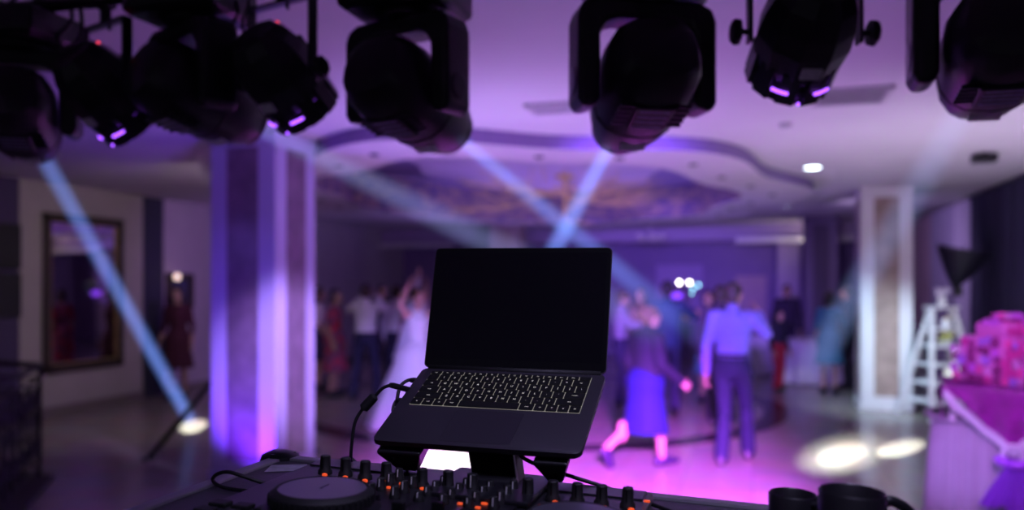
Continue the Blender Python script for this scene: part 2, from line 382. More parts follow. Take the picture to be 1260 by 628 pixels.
backpanel('wall_panel', 'pale framed panel on the far wall beside the violet column', 'wall panel', 388, 402, .6, 2.05, mat('panel_pale', (.5, .42, .5), .7))
x0, _ = onback(415); bm = B(); box(bm, (x0-.2, YB-.15, 0), (x0+.2, YB, 2.72)); struct('wall_back_pilaster', bm, mat('pilaster_blue', (.10, .07, .24), .7))
x0, _ = onback(970); bm = B(); box(bm, (x0-.24, YB-.2, 0), (x0+.24, YB, 2.72)); struct('wall_back_pier', bm, mat('pier_pale', (.55, .46, .60), .7))

# right wall curtains
def curtain(y0, y1, label, m, z1=CEIL-.04, folds=9, amp=.05):
    t = thing('curtain', label, 'curtain', loc=(XR-.1, y0, 0)); n = folds*8; bm = B(); r = [[], []]
    for i in range(n+1):
        y = (y1-y0)*i/n; x = amp*sin(2*pi*folds*i/n)+amp*.3*sin(5.1*i)
        r[0].append(V((x, y, .02))); r[1].append(V((x*.8, y, z1)))
    loft(bm, [r[0], r[1]], cap=False, closed=False); o = obj('drape', bm, m, t, smooth=True)
    bm = B(); tube(bm, [(0, -.02, z1+.01), (0, y1-y0+.02, z1+.01)], .018); obj('rail', bm, DARKMET, t)
curtain(10.0, 13.6, 'dark navy floor-length curtain behind the flower-covered cake', cm((.022, .018, .055)))
curtain(13.75, 14.6, 'narrow pale lilac curtain beside the navy curtain', cm((.30, .25, .38)), folds=3)
curtain(14.75, 16.4, 'grey lilac curtain behind the black umbrella', cm((.22, .18, .30)), folds=5)
curtain(16.5, 18.5, 'dusky pink lilac curtain next to the pale stone column', cm((.26, .17, .24)), folds=6)

# ================================================================= LIGHTING TRUSS AND FIXTURES
TY, TZ = 2.3, 2.74
def TP(px, py): return W(px, py, yw(px, TY))
tr = thing('lighting_truss', 'black steel lighting truss carrying the stage lights overhead', 'truss', loc=(-.8, TY, TZ))
for z in (0, .26):
    bm = B(); tube(bm, [(-3.6, 0, z), (3.6, 0, z)], .025, 12); obj('chord', bm, BLACKM, tr, smooth=True)
bm = B()
for i in range(24):
    x = -3.6+.3*i; z0, z1 = (0, .26) if i % 2 == 0 else (.26, 0); tube(bm, [(x, 0, z0), (x+.3, 0, z1)], .009, 6)
obj('lattice', bm, BLACKM, tr)
for x in (-3.2, 0, 3.2):
    bm = B(); tube(bm, [(x, 0, .26), (x, 0, CEIL-TZ)], .008, 6); obj('drop_rod', bm, DARKMET, tr)

PRINT = mat('dim_print', (.22, .25, .36), .5, var=.6, scale=70)
def moving_head(pp, target, label, base_yaw=None, lit=True, roll=.0):
    P = pp; ax = (target-P).normalized()
    h_ax = V((ax.x, ax.y, 0)).normalized(); axle = V((h_ax.y, -h_ax.x, 0))     # horizontal, square to the beam
    top = P+V((0, 0, .30))
    root = thing('moving_head_light', label, 'stage light', mw=M.Translation(V((P.x, P.y, P.z))))
    Ry = M(((axle.x, h_ax.x, 0, 0), (axle.y, h_ax.y, 0, 0), (0, 0, 1, 0), (0, 0, 0, 1)))   # local x=axle, y=forward
    # yoke: bevelled U
    bm = B()
    prof = [(-.200, -.055), (-.200, .17), (-.188, .205), (-.15, .222), (.15, .222), (.188, .205), (.200, .17), (.200, -.055), (.186, -.082), (.146, -.075), (.136, -.05), (.136, .12), (.118, .158), (.08, .168), (-.08, .168), (-.118, .158), (-.136, .12), (-.136, -.05), (-.146, -.075), (-.186, -.082)]
    loft(bm, [[V((x, y, z)) for x, z in prof] for y in (-.062, .062)])
    obj('yoke', bm, BLACK, root, mw=Ry, bevel=.014)
    for s in (-1, 1):
        bm = B(); lathe(bm, [(.042, 0), (.042, .004), (.03, .006)], 16, Ry @ M.Translation((s*.198, 0, 0)) @ M.Rotation(s*pi/2, 4, 'Y')); obj('tilt_hub', bm, DARKMET, root)
    # base box
    byaw = M.Rotation(base_yaw or 0, 4, 'Z')
    bm = B(); lathe(bm, [(.07, .21), (.09, .225), (.09, .245)], 20); obj('pan_bearing', bm, BLACKM, root)
    bm = B(); loft(bm, [[V((x*s1, y*s1, z)) for x, y in ((-.19, -.13), (-.14, -.16), (.14, -.16), (.19, -.13), (.19, .13), (.14, .16), (-.14, .16), (-.19, .13))] for z, s1 in ((.238, .80), (.256, .92), (.335, .92), (.348, .87))])
    obj('base_box', bm, BLACK, root, mw=byaw, bevel=.008)
    bm = B(); box(bm, (-.05, -.151, .265), (.05, -.146, .32)); obj('display', bm, mat('display_dark', (.02, .02, .03), .2), root, mw=byaw)
    zt = TZ-P.z
    for s in (-.1, .1):
        bm = B(); box(bm, (s-.02, -.012, .34), (s+.02, .012, max(.36, zt-.028)))
        loft(bm, [[V((s+x, y*1.0, zt+z)) for y, z in [(.040*cos(q), .040*sin(q)) for q in [radians(-130+20*i) for i in range(14)]]+[(.027*cos(q), .027*sin(q)) for q in [radians(130-20*i) for i in range(14)]]] for x in (-.02, .02)])
        obj('clamp', bm, DARKMET, root)
    # head: tapered superellipse body along local z
    Hm = dirmat(V((0, 0, 0)), ax)
    head_bm = B(); lathe(head_bm, [(.060, .055, -.190), (.100, .092, -.175), (.126, .118, -.128), (.132, .128, -.065), (.127, .128, .0), (.122, .124, .09), (.108, .112, .165), (.088, .092, .222), (.078, .080, .236)], 16, e=2.5)
    hd = obj('head', head_bm, BLACK, root, smooth=True, mw=Hm, auto=30, bevel=.004)
    bm = B(); lathe(bm, [(.081, .233), (.081, .250), (.070, .250), (.070, .234)], 36, cap=False); obj('lens_ring', bm, DARKMET, hd, smooth=True)
    bm = B(); lathe(bm, [(.071, .236), (.06, .242), (.03, .247), (.004, .2485)], 32); obj('lens', bm, LENSB, hd, smooth=True)
    for s in (-1, 1):                                            # rows of vent slots on the flanks
        for i in range(5):
            bm = B(); cbox(bm, (s*.075, -.1215, -.075+i*.022), (.05, .010, .008)); obj('vent_slot', bm, DARKMET, hd)
    bm = B(); loft(bm, [[V((x*q, y, z)) for x, z in ((-.060, -.075), (.060, -.075), (.055, .035), (-.055, .035))] for q, y in ((1.05, -.112), (.95, -.1315))]); obj('rear_panel', bm, BLACKM, hd, bevel=.003)
    for i in range(4):
        bm = B(); cbox(bm, (0, -.1318, -.060+i*.024), (.085, .002, .010)); obj('control_label', bm, PRINT, hd)
    bm = B(); box(bm, (-.038, -.0035, -.014), (.038, .004, .014), mw=M.Translation((0, -.1165, .140)) @ M.Rotation(radians(10), 4, 'X')); obj('sticker', bm, STICK, hd)
    bm = B(); lathe(bm, [(.1225, .1240, .078), (.1245, .1262, .081), (.1245, .1258, .087), (.1215, .1235, .091)], 16, e=2.5, cap=False); obj('seam', bm, RUBBER, hd)
    return root, P+ax*.253, ax
TGT = {1: G(238, 525), 2: G(1108, 552), 3: G(1035, 560), 4: G(545, 566), 5: G(985, 478)}
MH = {}
MH[1] = moving_head(TP(24, 140), TGT[1], 'black moving head light at the left edge, aimed at the violet column')
MH[2] = moving_head(TP(235, 114), TGT[2], 'black moving head light hanging between the two left par cans')
MH[3] = moving_head(TP(500, 116), TGT[3], 'black moving head light directly above the left side of the laptop')
MH[4] = moving_head(TP(790, 104), TGT[4], 'black moving head light seen from behind, above the laptop right edge')
MH[5] = moving_head(TP(1226, 64), TGT[5], 'black moving head light at the right edge of the row')

def par_can(pp, ax, label, half=.15):
    root = thing('par_can_light', label, 'stage light', loc=pp)
    ax = ax.normalized(); h_ax = V((ax.x, ax.y, 0)).normalized(); axle = V((h_ax.y, -h_ax.x, 0))
    Ry = M(((axle.x, h_ax.x, 0, 0), (axle.y, h_ax.y, 0, 0), (0, 0, 1, 0), (0, 0, 0, 1)))
    zt = TZ-pp.z; yk = .235
    bm = B()
    for s in (-1, 1): box(bm, (s*half-.005, -.018, -.03), (s*half+.005, .018, yk))
    box(bm, (-half-.005, -.018, yk-.01), (half+.005, .018, yk)); obj('bracket', bm, BLACKM, root, mw=Ry, bevel=.003)
    bm = B(); tube(bm, [(0, 0, yk-.005), (0, 0, zt-.028)], .016, 10); loft(bm, [[V((x, y, zt+z)) for y, z in [(.040*cos(q), .040*sin(q)) for q in [radians(-130+20*i) for i in range(14)]]+[(.027*cos(q), .027*sin(q)) for q in [radians(130-20*i) for i in range(14)]]] for x in (-.02, .02)]); obj('clamp', bm, DARKMET, root)
    bm = B(); tube(bm, [(.03, 0, yk-.03), (.03, 0, yk+.05)], .006, 6); obj('clamp_bolt', bm, DARKMET, root, mw=Ry)
    for s in (-1, 1):
        bm = B(); lathe(bm, [(.008, 0), (.008, .02), (.034, .024), (.036, .036), (.028, .044)], 8, Ry @ M.Translation((s*(half+.004), 0, 0)) @ M.Rotation(s*pi/2, 4, 'Y')); obj('tilt_knob', bm, RUBBER, root)
    Hm = dirmat(V((0, 0, 0)), ax) @ M.Scale(.93, 4)
    bm = B(); lathe(bm, [(.05, -.17), (.085, -.165), (.115, -.12), (.132, -.06), (.138, .0), (.130, .07), (.120, .10)], 10); bd = obj('body', bm, BLACK, root, mw=Hm, bevel=.006)
    bm = B()
    for k in range(10):                                          # front bezel: separate cooling fins around the rim
        a = 2*pi*(k+.5)/10
        box(bm, (-.028, .108, .06), (.028, .128, .165), mw=M.Rotation(a, 4, 'Z'))
    lathe(bm, [(.112, .10), (.122, .115), (.122, .165), (.108, .165), (.108, .11)], 30, cap=False)
    obj('front_bezel', bm, BLACKM, bd, bevel=.003)
    bm = B(); lathe(bm, [(.109, .13), (.09, .14), (.004, .145)], 30); obj('lens', bm, GLOWD, bd)
    # light leaking through the slits between body and bezel, on the underside
    for a0 in (-118, -62):
        bm = B(); pts = [V((.1325*cos(radians(a0+q)), .1325*sin(radians(a0+q)), .118)) for q in (-11, -4, 4, 11)]; tube(bm, pts, .0048, 6); obj('light_slit', bm, GLOWV, bd)
    bm = B(); ell(bm, (.1335*cos(radians(-90)), .1335*sin(radians(-90)), .150), (.005, .005, .005), 8); obj('indicator', bm, GLOWV, bd)
    bm = B(); ell(bm, (.02, .105, -.135), (.006, .006, .006), 8); obj('status_led', bm, REDLED, bd)
    bm = B(); box(bm, (-.028, -.1385, .02), (.028, -.130, .055)); obj('sticker', bm, STICK, bd)
    bm = B(); box(bm, (-.05, .118, -.06), (.05, .142, .04)); obj('power_box', bm, BLACK, bd, bevel=.006)
    return root
par_can(TP(129, 112), R0*.40+F0*.60-V((0, 0, .60)), 'black par can in its bracket near the left edge, violet slit glowing', .135)
par_can(TP(346, 92), R0*.38+F0*.60-V((0, 0, .60)), 'black par can hanging left of the laptop, red status light and violet slit', .142)
par_can(TP(990, 40), F0*.9+R0*-.03-V((0, 0, .62)), 'black par can seen from behind, two violet slits glowing, right of centre', .148)

CAB = mat('cable_black', (.008, .008, .011), .5, var=0)
def cable(name, pts, r, label, cat='cable', group=None, n=8):
    bm = B(); tube(bm, smoothpath(pts, n), r, 8); return tag(obj(name, bm, CAB, smooth=True), label, cat, group)
cable('power_cable', [TP(85, -8), TP(88, 25), TP(72, 45), TP(80, 62), TP(100, 40), TP(98, -5)], .007, 'looped black cable hanging from the truss above the left par can')
cable('power_cable', [TP(44, -6), TP(52, 20), TP(62, 48), TP(74, 66)], .007, 'single black cable running down the truss beside the leftmost moving head')
cable('power_cable', [TP(287, -10), TP(293, 14), TP(286, 34), TP(292, 52)], .006, 'black cable hanging beside the par can with the red light')
cable('power_cable', [TP(305, -10), TP(306, 8), TP(298, 28), TP(302, 44)], .006, 'wavy black cable running down to the red-lit par can')
cable('power_cable', [TP(68, -2), TP(110, 9), TP(165, -2)], .006, 'sagging black cable along the truss near the left edge')

# beam glow put into self-emitting volumes; no haze scatters the spot lamps
def beam_glow_mat(name, L, r0, r1, col, s0, s1, nz):
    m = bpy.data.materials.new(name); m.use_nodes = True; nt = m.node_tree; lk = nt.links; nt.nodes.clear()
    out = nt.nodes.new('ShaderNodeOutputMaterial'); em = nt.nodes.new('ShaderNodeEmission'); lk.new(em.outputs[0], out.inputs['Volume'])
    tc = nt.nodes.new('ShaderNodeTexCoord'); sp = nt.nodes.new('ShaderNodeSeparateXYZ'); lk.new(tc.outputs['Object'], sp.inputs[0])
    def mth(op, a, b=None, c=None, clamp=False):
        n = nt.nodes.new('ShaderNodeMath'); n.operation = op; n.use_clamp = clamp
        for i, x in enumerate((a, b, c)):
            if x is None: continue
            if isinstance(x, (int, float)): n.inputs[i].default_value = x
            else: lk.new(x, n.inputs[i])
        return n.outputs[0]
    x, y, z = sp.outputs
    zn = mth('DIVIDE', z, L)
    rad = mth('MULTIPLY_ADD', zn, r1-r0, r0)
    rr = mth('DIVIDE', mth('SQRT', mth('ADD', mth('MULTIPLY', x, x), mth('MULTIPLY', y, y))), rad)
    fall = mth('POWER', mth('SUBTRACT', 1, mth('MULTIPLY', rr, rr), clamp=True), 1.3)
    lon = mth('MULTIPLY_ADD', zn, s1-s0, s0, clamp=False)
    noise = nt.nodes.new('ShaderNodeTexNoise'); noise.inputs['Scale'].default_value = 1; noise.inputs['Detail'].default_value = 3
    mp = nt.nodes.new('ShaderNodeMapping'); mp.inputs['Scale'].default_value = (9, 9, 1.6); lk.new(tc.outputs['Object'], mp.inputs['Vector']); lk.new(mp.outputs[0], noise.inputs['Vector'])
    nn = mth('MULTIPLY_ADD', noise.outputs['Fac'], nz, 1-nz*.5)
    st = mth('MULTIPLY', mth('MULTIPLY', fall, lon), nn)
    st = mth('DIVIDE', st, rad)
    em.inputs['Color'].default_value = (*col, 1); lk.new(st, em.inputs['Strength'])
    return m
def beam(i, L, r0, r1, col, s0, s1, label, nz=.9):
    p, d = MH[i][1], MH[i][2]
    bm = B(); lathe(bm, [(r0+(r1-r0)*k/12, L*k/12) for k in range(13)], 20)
    o = obj('emissive_shaft', bm, beam_glow_mat('beam_%d' % i, L, r0, r1, col, s0, s1, nz), smooth=True, mw=dirmat(p+d*.01, d))
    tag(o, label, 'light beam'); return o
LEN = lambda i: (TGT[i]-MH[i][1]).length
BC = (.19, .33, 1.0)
beam(1, LEN(1)-.35, .045, .10, BC, .14, .09, 'hazy blue emissive beam slanting down left of the violet column')
beam(2, LEN(2)*.36, .045, .15, (.36, .42, .9), .16, .06, 'wide pale emissive beam crossing the room from the left toward the laptop lid')
beam(3, LEN(3)*.38, .030, .10, BC, .26, .0, 'thin blue emissive beam slanting right, down to the laptop lid from the left')
beam(4, LEN(4)*.5, .030, .11, BC, .32, .02, 'thin blue emissive beam slanting left, down from the light above the laptop')
beam(5, LEN(5)*.72, .055, .26, (.28, .42, .85), .045, .016, 'faint wide emissive beam falling past the pale stone column')
for i, (pw, ang) in {1: (44000, 2.5), 2: (46000, 2.7), 3: (20000, 7.4), 4: (30000, 6.5), 5: (700, 4)}.items():
    p, d = MH[i][1], MH[i][2]
    spot('beam_spot_%d' % i, p+d*.02, p+d*3, (.93, 1, .92), pw, ang, .35 if i != 3 else 1, .02)
p, d = MH[3][1], MH[3][2]; spot('beam_spot_core', p+d*.02, p+d*3, (.95, 1, .92), 28000, 4.2, .6, .02)

# ================================================================= DJ BOOTH
rl = radians(1.83)
CO = W(345, 562, 1.40); E1 = V((cos(rl), 0, -sin(rl))); E2 = V((0, -1, 0)); EN = V((sin(rl), 0, cos(rl)))
CM = M(((E1.x, -E2.x, EN.x, CO.x), (E1.y, -E2.y, EN.y, CO.y), (E1.z, -E2.z, EN.z, CO.z), (0, 0, 0, 1)))   # local x along back edge, y away, z up
def onplane(px, py, h=0.0):
    d = W(px, py, 1)-CAM; t = (CO+EN*h-CAM).dot(EN)/d.dot(EN); q = CAM+d*t-CO
    return V((q.dot(E1), -q.dot(E2), h))
CW, CD = 1.25, .62
# stage, table
STM = mat('stage_carpet', (.03, .03, .035), .9, bump=.3, scale=80)
bm = B(); box(bm, (-3.2, -2.2, 0), (2.4, 1.6, .45)); tag(obj('stage_platform', bm, STM, bevel=.01), 'low dark carpeted stage under the booth', 'stage')
tb = thing('table', 'black folding table under the flight case', 'table', mw=CM)
bm = B(); box(bm, (-.02, -CD-.02, -.16), (CW+.02, .02, -.12)); obj('tabletop', bm, BLACKM, tb, bevel=.005)
for x in (.03, CW-.03):
    for y in (-CD+.03, -.03):
        bm = B(); zf = -(CO.z-.45)+.03*(x/ .9)+.006; tube(bm, [(x, y, -.16), (x+.0, y, -(CO.z-.45)/cos(rl)+x*math.tan(rl)+.02)], .018); obj('leg', bm, DARKMET, tb)
fc = thing('flight_case', 'black flight case with aluminium edges holding the mixing desk', 'case', mw=CM)
CASEP = mat('case_laminate', (.030, .027, .040), .5, bump=.08, scale=200)
ALU = mat('brushed_aluminium', (.26, .25, .29), .42, .7, scale=50)
bm = B(); box(bm, (.006, -CD+.006, -.12), (CW-.006, -.006, 0)); obj('shell', bm, CASEP, fc)
for nm, a, b in (('back', (0, -.022, -.03), (CW, .004, .004)), ('left', (-.004, -CD, -.03), (.020, 0, .004)), ('right', (CW-.02, -CD, -.03), (CW+.004, 0, .004)), ('front', (0, -CD-.004, -.03), (CW, -CD+.02, .004))):
    bm = B(); box(bm, a, b); obj('edge_trim', bm, ALU, fc, bevel=.003)
for x, y in ((.004, -.006), (CW-.004, -.006), (.004, -CD+.006), (CW-.004, -CD+.006)):
    bm = B(); lathe(bm, [(.030, -.03), (.032, -.004), (.029, .005), (.020, .010), (.008, .012)], 20, M.Translation((x, y, 0)), e=2.6)
    for k in range(3): lathe(bm, [(.004, .004), (.004, .0095)], 8, M.Translation((x+.022*cos(k*2.1+.5), y+.022*sin(k*2.1+.5), 0)))
    obj('corner_cap', bm, DARKMET, fc, smooth=True, auto=40)
# paper label on the case
q = [onplane(*p, .0012) for p in ((334, 572.5), (377, 571.5), (388, 579), (325, 581))]
bm = B(); f = bm.faces.new([bm.verts.new(v) for v in q]); bmesh.ops.solidify(bm, geom=[f], thickness=-.0006)
LAB = mat('paper_label', (.55, .50, .66), .55, var=.35, scale=60)
tag(obj('paper_label', bm, LAB, fc), 'pale paper label')

# controller
XC0, XC1 = .112, .645
ct = thing('dj_controller', 'black DJ mixing controller with two jog wheels and glowing orange buttons', 'DJ controller', mw=CM)
CTB = mat('controller_black', (.016, .015, .022), .38, bump=.03, scale=150)
bm = B(); box(bm, (XC0, -.42, .0045), (XC1, -.058, .020)); obj('body', bm, CTB, ct, bevel=.006)
bm = B(); box(bm, (XC0+.16, -.40, .020), (XC1-.16, -.085, .0235)); obj('mixer_panel', bm, mat('mixer_face', (.011, .010, .015), .3), ct, bevel=.002)
bm = B(); box(bm, (XC0+.01, -.112, .020), (XC1-.01, -.065, .0225)); obj('effects_panel', bm, mat('fx_face', (.022, .02, .03), .35), ct, bevel=.001)
JOGT = mat('jog_top', (.085, .078, .115), .32, .3, var=.15, scale=3)
def jog(x, y):
    bm = B(); lathe(bm, [(.072, .019), (.074, .026), (.068, .030)], 56, M.Translation((x, y, 0))); j = obj('jog_wheel', bm, BLACKM, ct, smooth=True, auto=40)
    bm = B(); lathe(bm, [(.064, .029), (.0655, .034), (.064, .044), (.058, .049), (.0555, .0495), (.055, .0465)], 64, M.Translation((x, y, 0)))
    for k in range(48):
        a = 2*pi*k/48; cbox(bm, (x+.0648*cos(a), y+.0648*sin(a), .038), (.003, .003, .009))
    obj('grip_ring', bm, RUBBER, j, smooth=True, auto=40)
    bm = B(); lathe(bm, [(.0553, .0465), (.0545, .0488), (.003, .0492)], 64, M.Translation((x, y, 0))); obj('platter', bm, JOGT, j, smooth=True, auto=30)
    bm = B(); cbox(bm, (x+.0, y+.005, .0494), (.0016, .020, .0008)); obj('position_mark', bm, mat('mark_dim', (.04, .038, .06), .4), j)
jx = onplane(397, 604, .045); jog(jx.x, jx.y)
jq = onplane(709, 636, .047); jog(jq.x, jq.y)
def knob(x, y, led=True, h=.027, r=.0086, name='knob'):
    T = M.Translation((x, y, .0225)); bm = B()
    lathe(bm, [(r*1.25, 0), (r*1.2, .005), (r*.95, .008), (r*.85, h*.95), (r*.7, h)], 20, T)
    k = obj(name, bm, RUBBER, ct, smooth=True, auto=40)
    bm = B(); cbox(bm, (x, y-r*.9, .0225+h*.65), (.0014, .002, h*.6)); obj('pointer', bm, STICK if not led else DARKMET, k)
    if led:
        bm = B(); lathe(bm, [(r*.40, .0), (r*.40, .003), (r*.15, .004)], 12, M.Translation((x+.007, y-.0135, .0225)) @ M.Diagonal((1.2, .7, 1, 1))); obj('indicator_light', bm, ORANGE, k)
for px, py in ((400, 583), (425, 586), (449, 590), (475, 592), (519, 600), (551, 603), (581, 607), (649, 613), (680, 616), (710, 619), (740, 622), (772, 625)):
    q = onplane(px, py, .0225); knob(q.x, q.y, led=px != 581)
rk = random.Random(5)
for r_, y in enumerate((-.150, -.180, -.210, -.240)):           # mixer rows
    for k in range(6):
        x = .290+k*.0345; knob(x, y, led=False, h=.014 if 1 < k < 5 else .018, r=.0062)
for k in range(4):
    x = .310+k*.045; bm = B(); cbox(bm, (x, -.29, .0238), (.004, .07, .001)); sl = obj('fader_slot', bm, RUBBER, ct)
    bm = B(); cbox(bm, (x, -.275-.02*(k % 2), .030), (.016, .009, .012)); obj('fader_cap', bm, DARKMET, sl, bevel=.0015)
for px, py, w in ((603, 610, 1), (612, 610, .8), (585, 618, 1), (596, 622, 1.2), (608, 620, .8), (566, 622, 1), (576, 625, .9), (588, 627, 1), (494, 597, .9), (796, 619, 1.2), (665, 624, .9), (478, 602, .8), (627, 606, .7)):
    q = onplane(px, py, .0225); bm = B(); cbox(bm, (q.x, q.y, .0245), (.007*w, .004, .003)); obj('lit_button', bm, ORANGE, ct, bevel=.001)
for k in range(8):
    for s in (0, 1):
        x = (XC0+.02+k % 4*.033) if s == 0 else (XC1-.02-k % 4*.033); y = -.345-.03*(k//4)
        bm = B(); cbox(bm, (x, y, .0225), (.024, .02, .006)); obj('pad', bm, RUBBER, ct, bevel=.002)

# mugs
MUGM = mat('black_mug_glaze', (.011, .010, .014), .42, coat=.1)
def mug(p, r, h, label, name, ang):
    t = thing(name, label, 'mug', mw=M.Translation(p) @ M.Rotation(rl, 4, 'Y'))
    bm = B(); lathe(bm, [(r*.82, 0), (r*.97, .006), (r, h*.3), (r, h-.002), (r-.0015, h), (r-.0035, h-.002), (r-.004, h*.3), (r*.75, .006)], 48); obj('body', bm, MUGM, t, smooth=True, auto=60)
    bm = B(); pts = [V((r*.97, 0, h*.86)), V((r+.010*h/.09, 0, h*.88)), V((r+.030*h/.09, 0, h*.74)), V((r+.034*h/.09, 0, h*.5)), V((r+.022*h/.09, 0, h*.24)), V((r*.97, 0, h*.17))]
    pts = [M.Rotation(ang, 4, 'Z') @ q for q in pts]; tube(bm, smoothpath(pts, 6), .0062*h/.09, 10); obj('handle', bm, MUGM, t, smooth=True)
    bm = B(); lathe(bm, [(r-.0042, h*.62), (r-.0042, h*.62+.0005)], 32); obj('coffee', bm, mat('coffee', (.012, .007, .005), .08), t)
def plane_below(p): return p-EN*((p-CO).dot(EN)-.0)
pm = plane_below(W(1049, 604, .925)); mug(pm, .0365, ((W(1049, 604, .925)-CO).dot(EN)), 'larger black mug with its handle to the right, on the flight case', 'coffee_mug', radians(16))
pm = plane_below(W(976, 607, 1.02)); mug(pm, .0295, ((W(976, 607, 1.02)-CO).dot(EN)), 'small black cup standing left of the larger mug', 'espresso_cup', radians(-40))

# ---------------------------------------------------------------- laptop
LO = F0*1.346+V((0, 0, HC-.1435))
LM = M.Translation(LO) @ M.Rotation(radians(23.4), 4, 'X') @ M.Rotation(radians(.55), 4, 'Y')
lp = thing('laptop', 'dark grey laptop, black screen, lit keyboard, on a stand above the controller', 'laptop', mw=LM)
LB = mat('space_grey_aluminium', (.050, .044, .062), .42, .35, var=.04, scale=200)
LW, LD = .157, .219
def rrect(x0, y0, x1, y1, r, n=5):
    pts = []
    for cx, cy, a in ((x1-r, y1-r, 0), (x0+r, y1-r, 90), (x0+r, y0+r, 180), (x1-r, y0+r, 270)):
        for k in range(n+1): t = radians(a+90*k/n); pts.append((cx+r*cos(t), cy+r*sin(t)))
    return pts
bm = B()
rings = []
for z, ins in ((0, .0008), (-.0006, 0), (-.008, 0), (-.0125, .004), (-.0148, .016)):
    rings.append([V((x, y, z)) for x, y in rrect(-LW+ins, -LD+ins, LW-ins, -.001-ins, .011)])
loft(bm, rings); obj('base', bm, LB, lp, smooth=True, auto=35)
# keyboard well: glowing plate and keys
KX, KY0, KY1 = .1365, -.1185, -.0125
KBG = mat('key_backlight', (.05, .05, .05), .4, emit=(1, .93, .80), es=.22, var=.0)
bm = B(); box(bm, (-KX, KY0, -.0002), (KX, KY1, .0003)); kb = obj('keyboard', bm, KBG, lp)
KEYM = mat('key_black', (.006, .006, .008), .5, var=0)
GLY = mat('key_legend_lit', (.3, .3, .3), .4, emit=(1, .95, .85), es=.55, var=0)
rows = [('esc F1 F2 F3 F4 F5 F6 F7 F8 F9 F10 F11 F12 pw', [1]*14, .55), ('` 1 2 3 4 5 6 7 8 9 0 - = del', [1]*13+[1.45], 1), ('tab Q W E R T Y U I O P [ ] \\', [1.45]+[1]*13, 1),
        ('caps A S D F G H J K L ; \' return', [1.75]+[1]*11+[1.75], 1), ('shift Z X C V B N M , . / shift', [2.3]+[1]*10+[2.3], 1), ('fn ctrl alt cmd space cmd alt < v >', [1, 1, 1, 1.25, 5.2, 1.25, 1, .95, .95, .95], 1)]
def glyph(ch, size):
    c = bpy.data.curves.new('t', 'FONT'); c.body = ch; c.size = size; c.align_x = 'CENTER'; c.align_y = 'CENTER'; c.resolution_u = 2
    o = bpy.data.objects.new('t', c); COL.objects.link(o); dg = bpy.context.evaluated_depsgraph_get()
    me = bpy.data.meshes.new_from_object(o.evaluated_get(dg)); bpy.data.objects.remove(o); bpy.data.curves.remove(c); me.materials.clear(); me.materials.append(GLY); me.name = 'key_legend'; return me
nrow = sum(r[2] for r in rows); ph = (KY1-KY0)/nrow; yy = KY1; gap = .0015
for names, ws, hh in rows:
    tot = sum(ws); xx = -KX
    for nm, w in zip(names.split(), ws):
        kw = w/tot*2*KX; kh = hh*ph
        bm = B(); a = rrect(xx+gap/2, yy-kh+gap/2, xx+kw-gap/2, yy-gap/2, .0016, 2)
        loft(bm, [[V((x, y, z)) for x, y in a] for z in (.0001, .0014)]); k = obj('key', bm, KEYM, kb)
        if nm not in ('space', 'pw'):
            g = link('key_legend', glyph({'<': '<', 'v': 'v', '>': '>'}.get(nm, nm), .0062 if len(nm) == 1 else .0036), k); g.location = (xx+kw/2, yy-kh/2, .00155)
        xx += kw
    yy -= hh*ph
bm = B(); a = rrect(-.053, -.2095, .053, -.1275, .004, 3); loft(bm, [[V((x, y, z)) for x, y in a] for z in (-.0001, .0003)]); obj('trackpad', bm, mat('trackpad_grey', (.047, .041, .059), .36, .35, var=0), lp)
bm = B()
for z, i in ((.0001, 0), (.00022, .0006)): pass
a = rrect(-.0537, -.2102, .0537, -.1268, .0045, 3); loft(bm, [[V((x, y, z)) for x, y in a] for z in (-.0002, .00015)]); obj('trackpad_groove', bm, mat('groove', (.012, .011, .016), .5, var=0), lp)
bm = B(); tube(bm, [(-.148, .002, -.0015), (.148, .002, -.0015)], .0058, 12); obj('hinge', bm, RUBBER, lp, smooth=True)
sc_a = radians(52.2); SD = V((0, cos(sc_a), sin(sc_a))); SN = V((0, -sin(sc_a), cos(sc_a)))
SMx = M(((1, 0, 0, 0), (0, SD.y, SN.y, .001), (0, SD.z, SN.z, .001), (0, 0, 0, 1)))          # x right, y up the lid, z toward viewer
bm = B(); a = rrect(-LW, -.001, LW, .2115, .008); b_ = rrect(-LW+.003, .002, LW-.003, .2085, .008)
loft(bm, [[V((x, y, z)) for x, y in q] for q, z in ((b_, -.0055), (a, -.003), (a, -.0002))]); ld = obj('lid', bm, LB, lp, mw=SMx, smooth=True, auto=35)
bm = B(); a = rrect(-LW+.0012, .001, LW-.0012, .2103, .0075); loft(bm, [[V((x, y, z)) for x, y in a] for z in (-.0004, .0004)]); obj('bezel', bm, mat('bezel_black', (.004, .004, .006), .25, var=0), ld)
bm = B(); a = rrect(-LW+.008, .0165, LW-.008, .2025, .001, 1); loft(bm, [[V((x, y, z)) for x, y in a] for z in (.0003, .0006)]); obj('display', bm, mat('screen_off', (.0035, .003, .006), .22, var=0), ld)
bm = B()
for y in (-.05, -.075, -.098): cbox(bm, (LW, y, -.0055), (.0012, .009, .0035))
obj('ports', bm, ALU, lp)
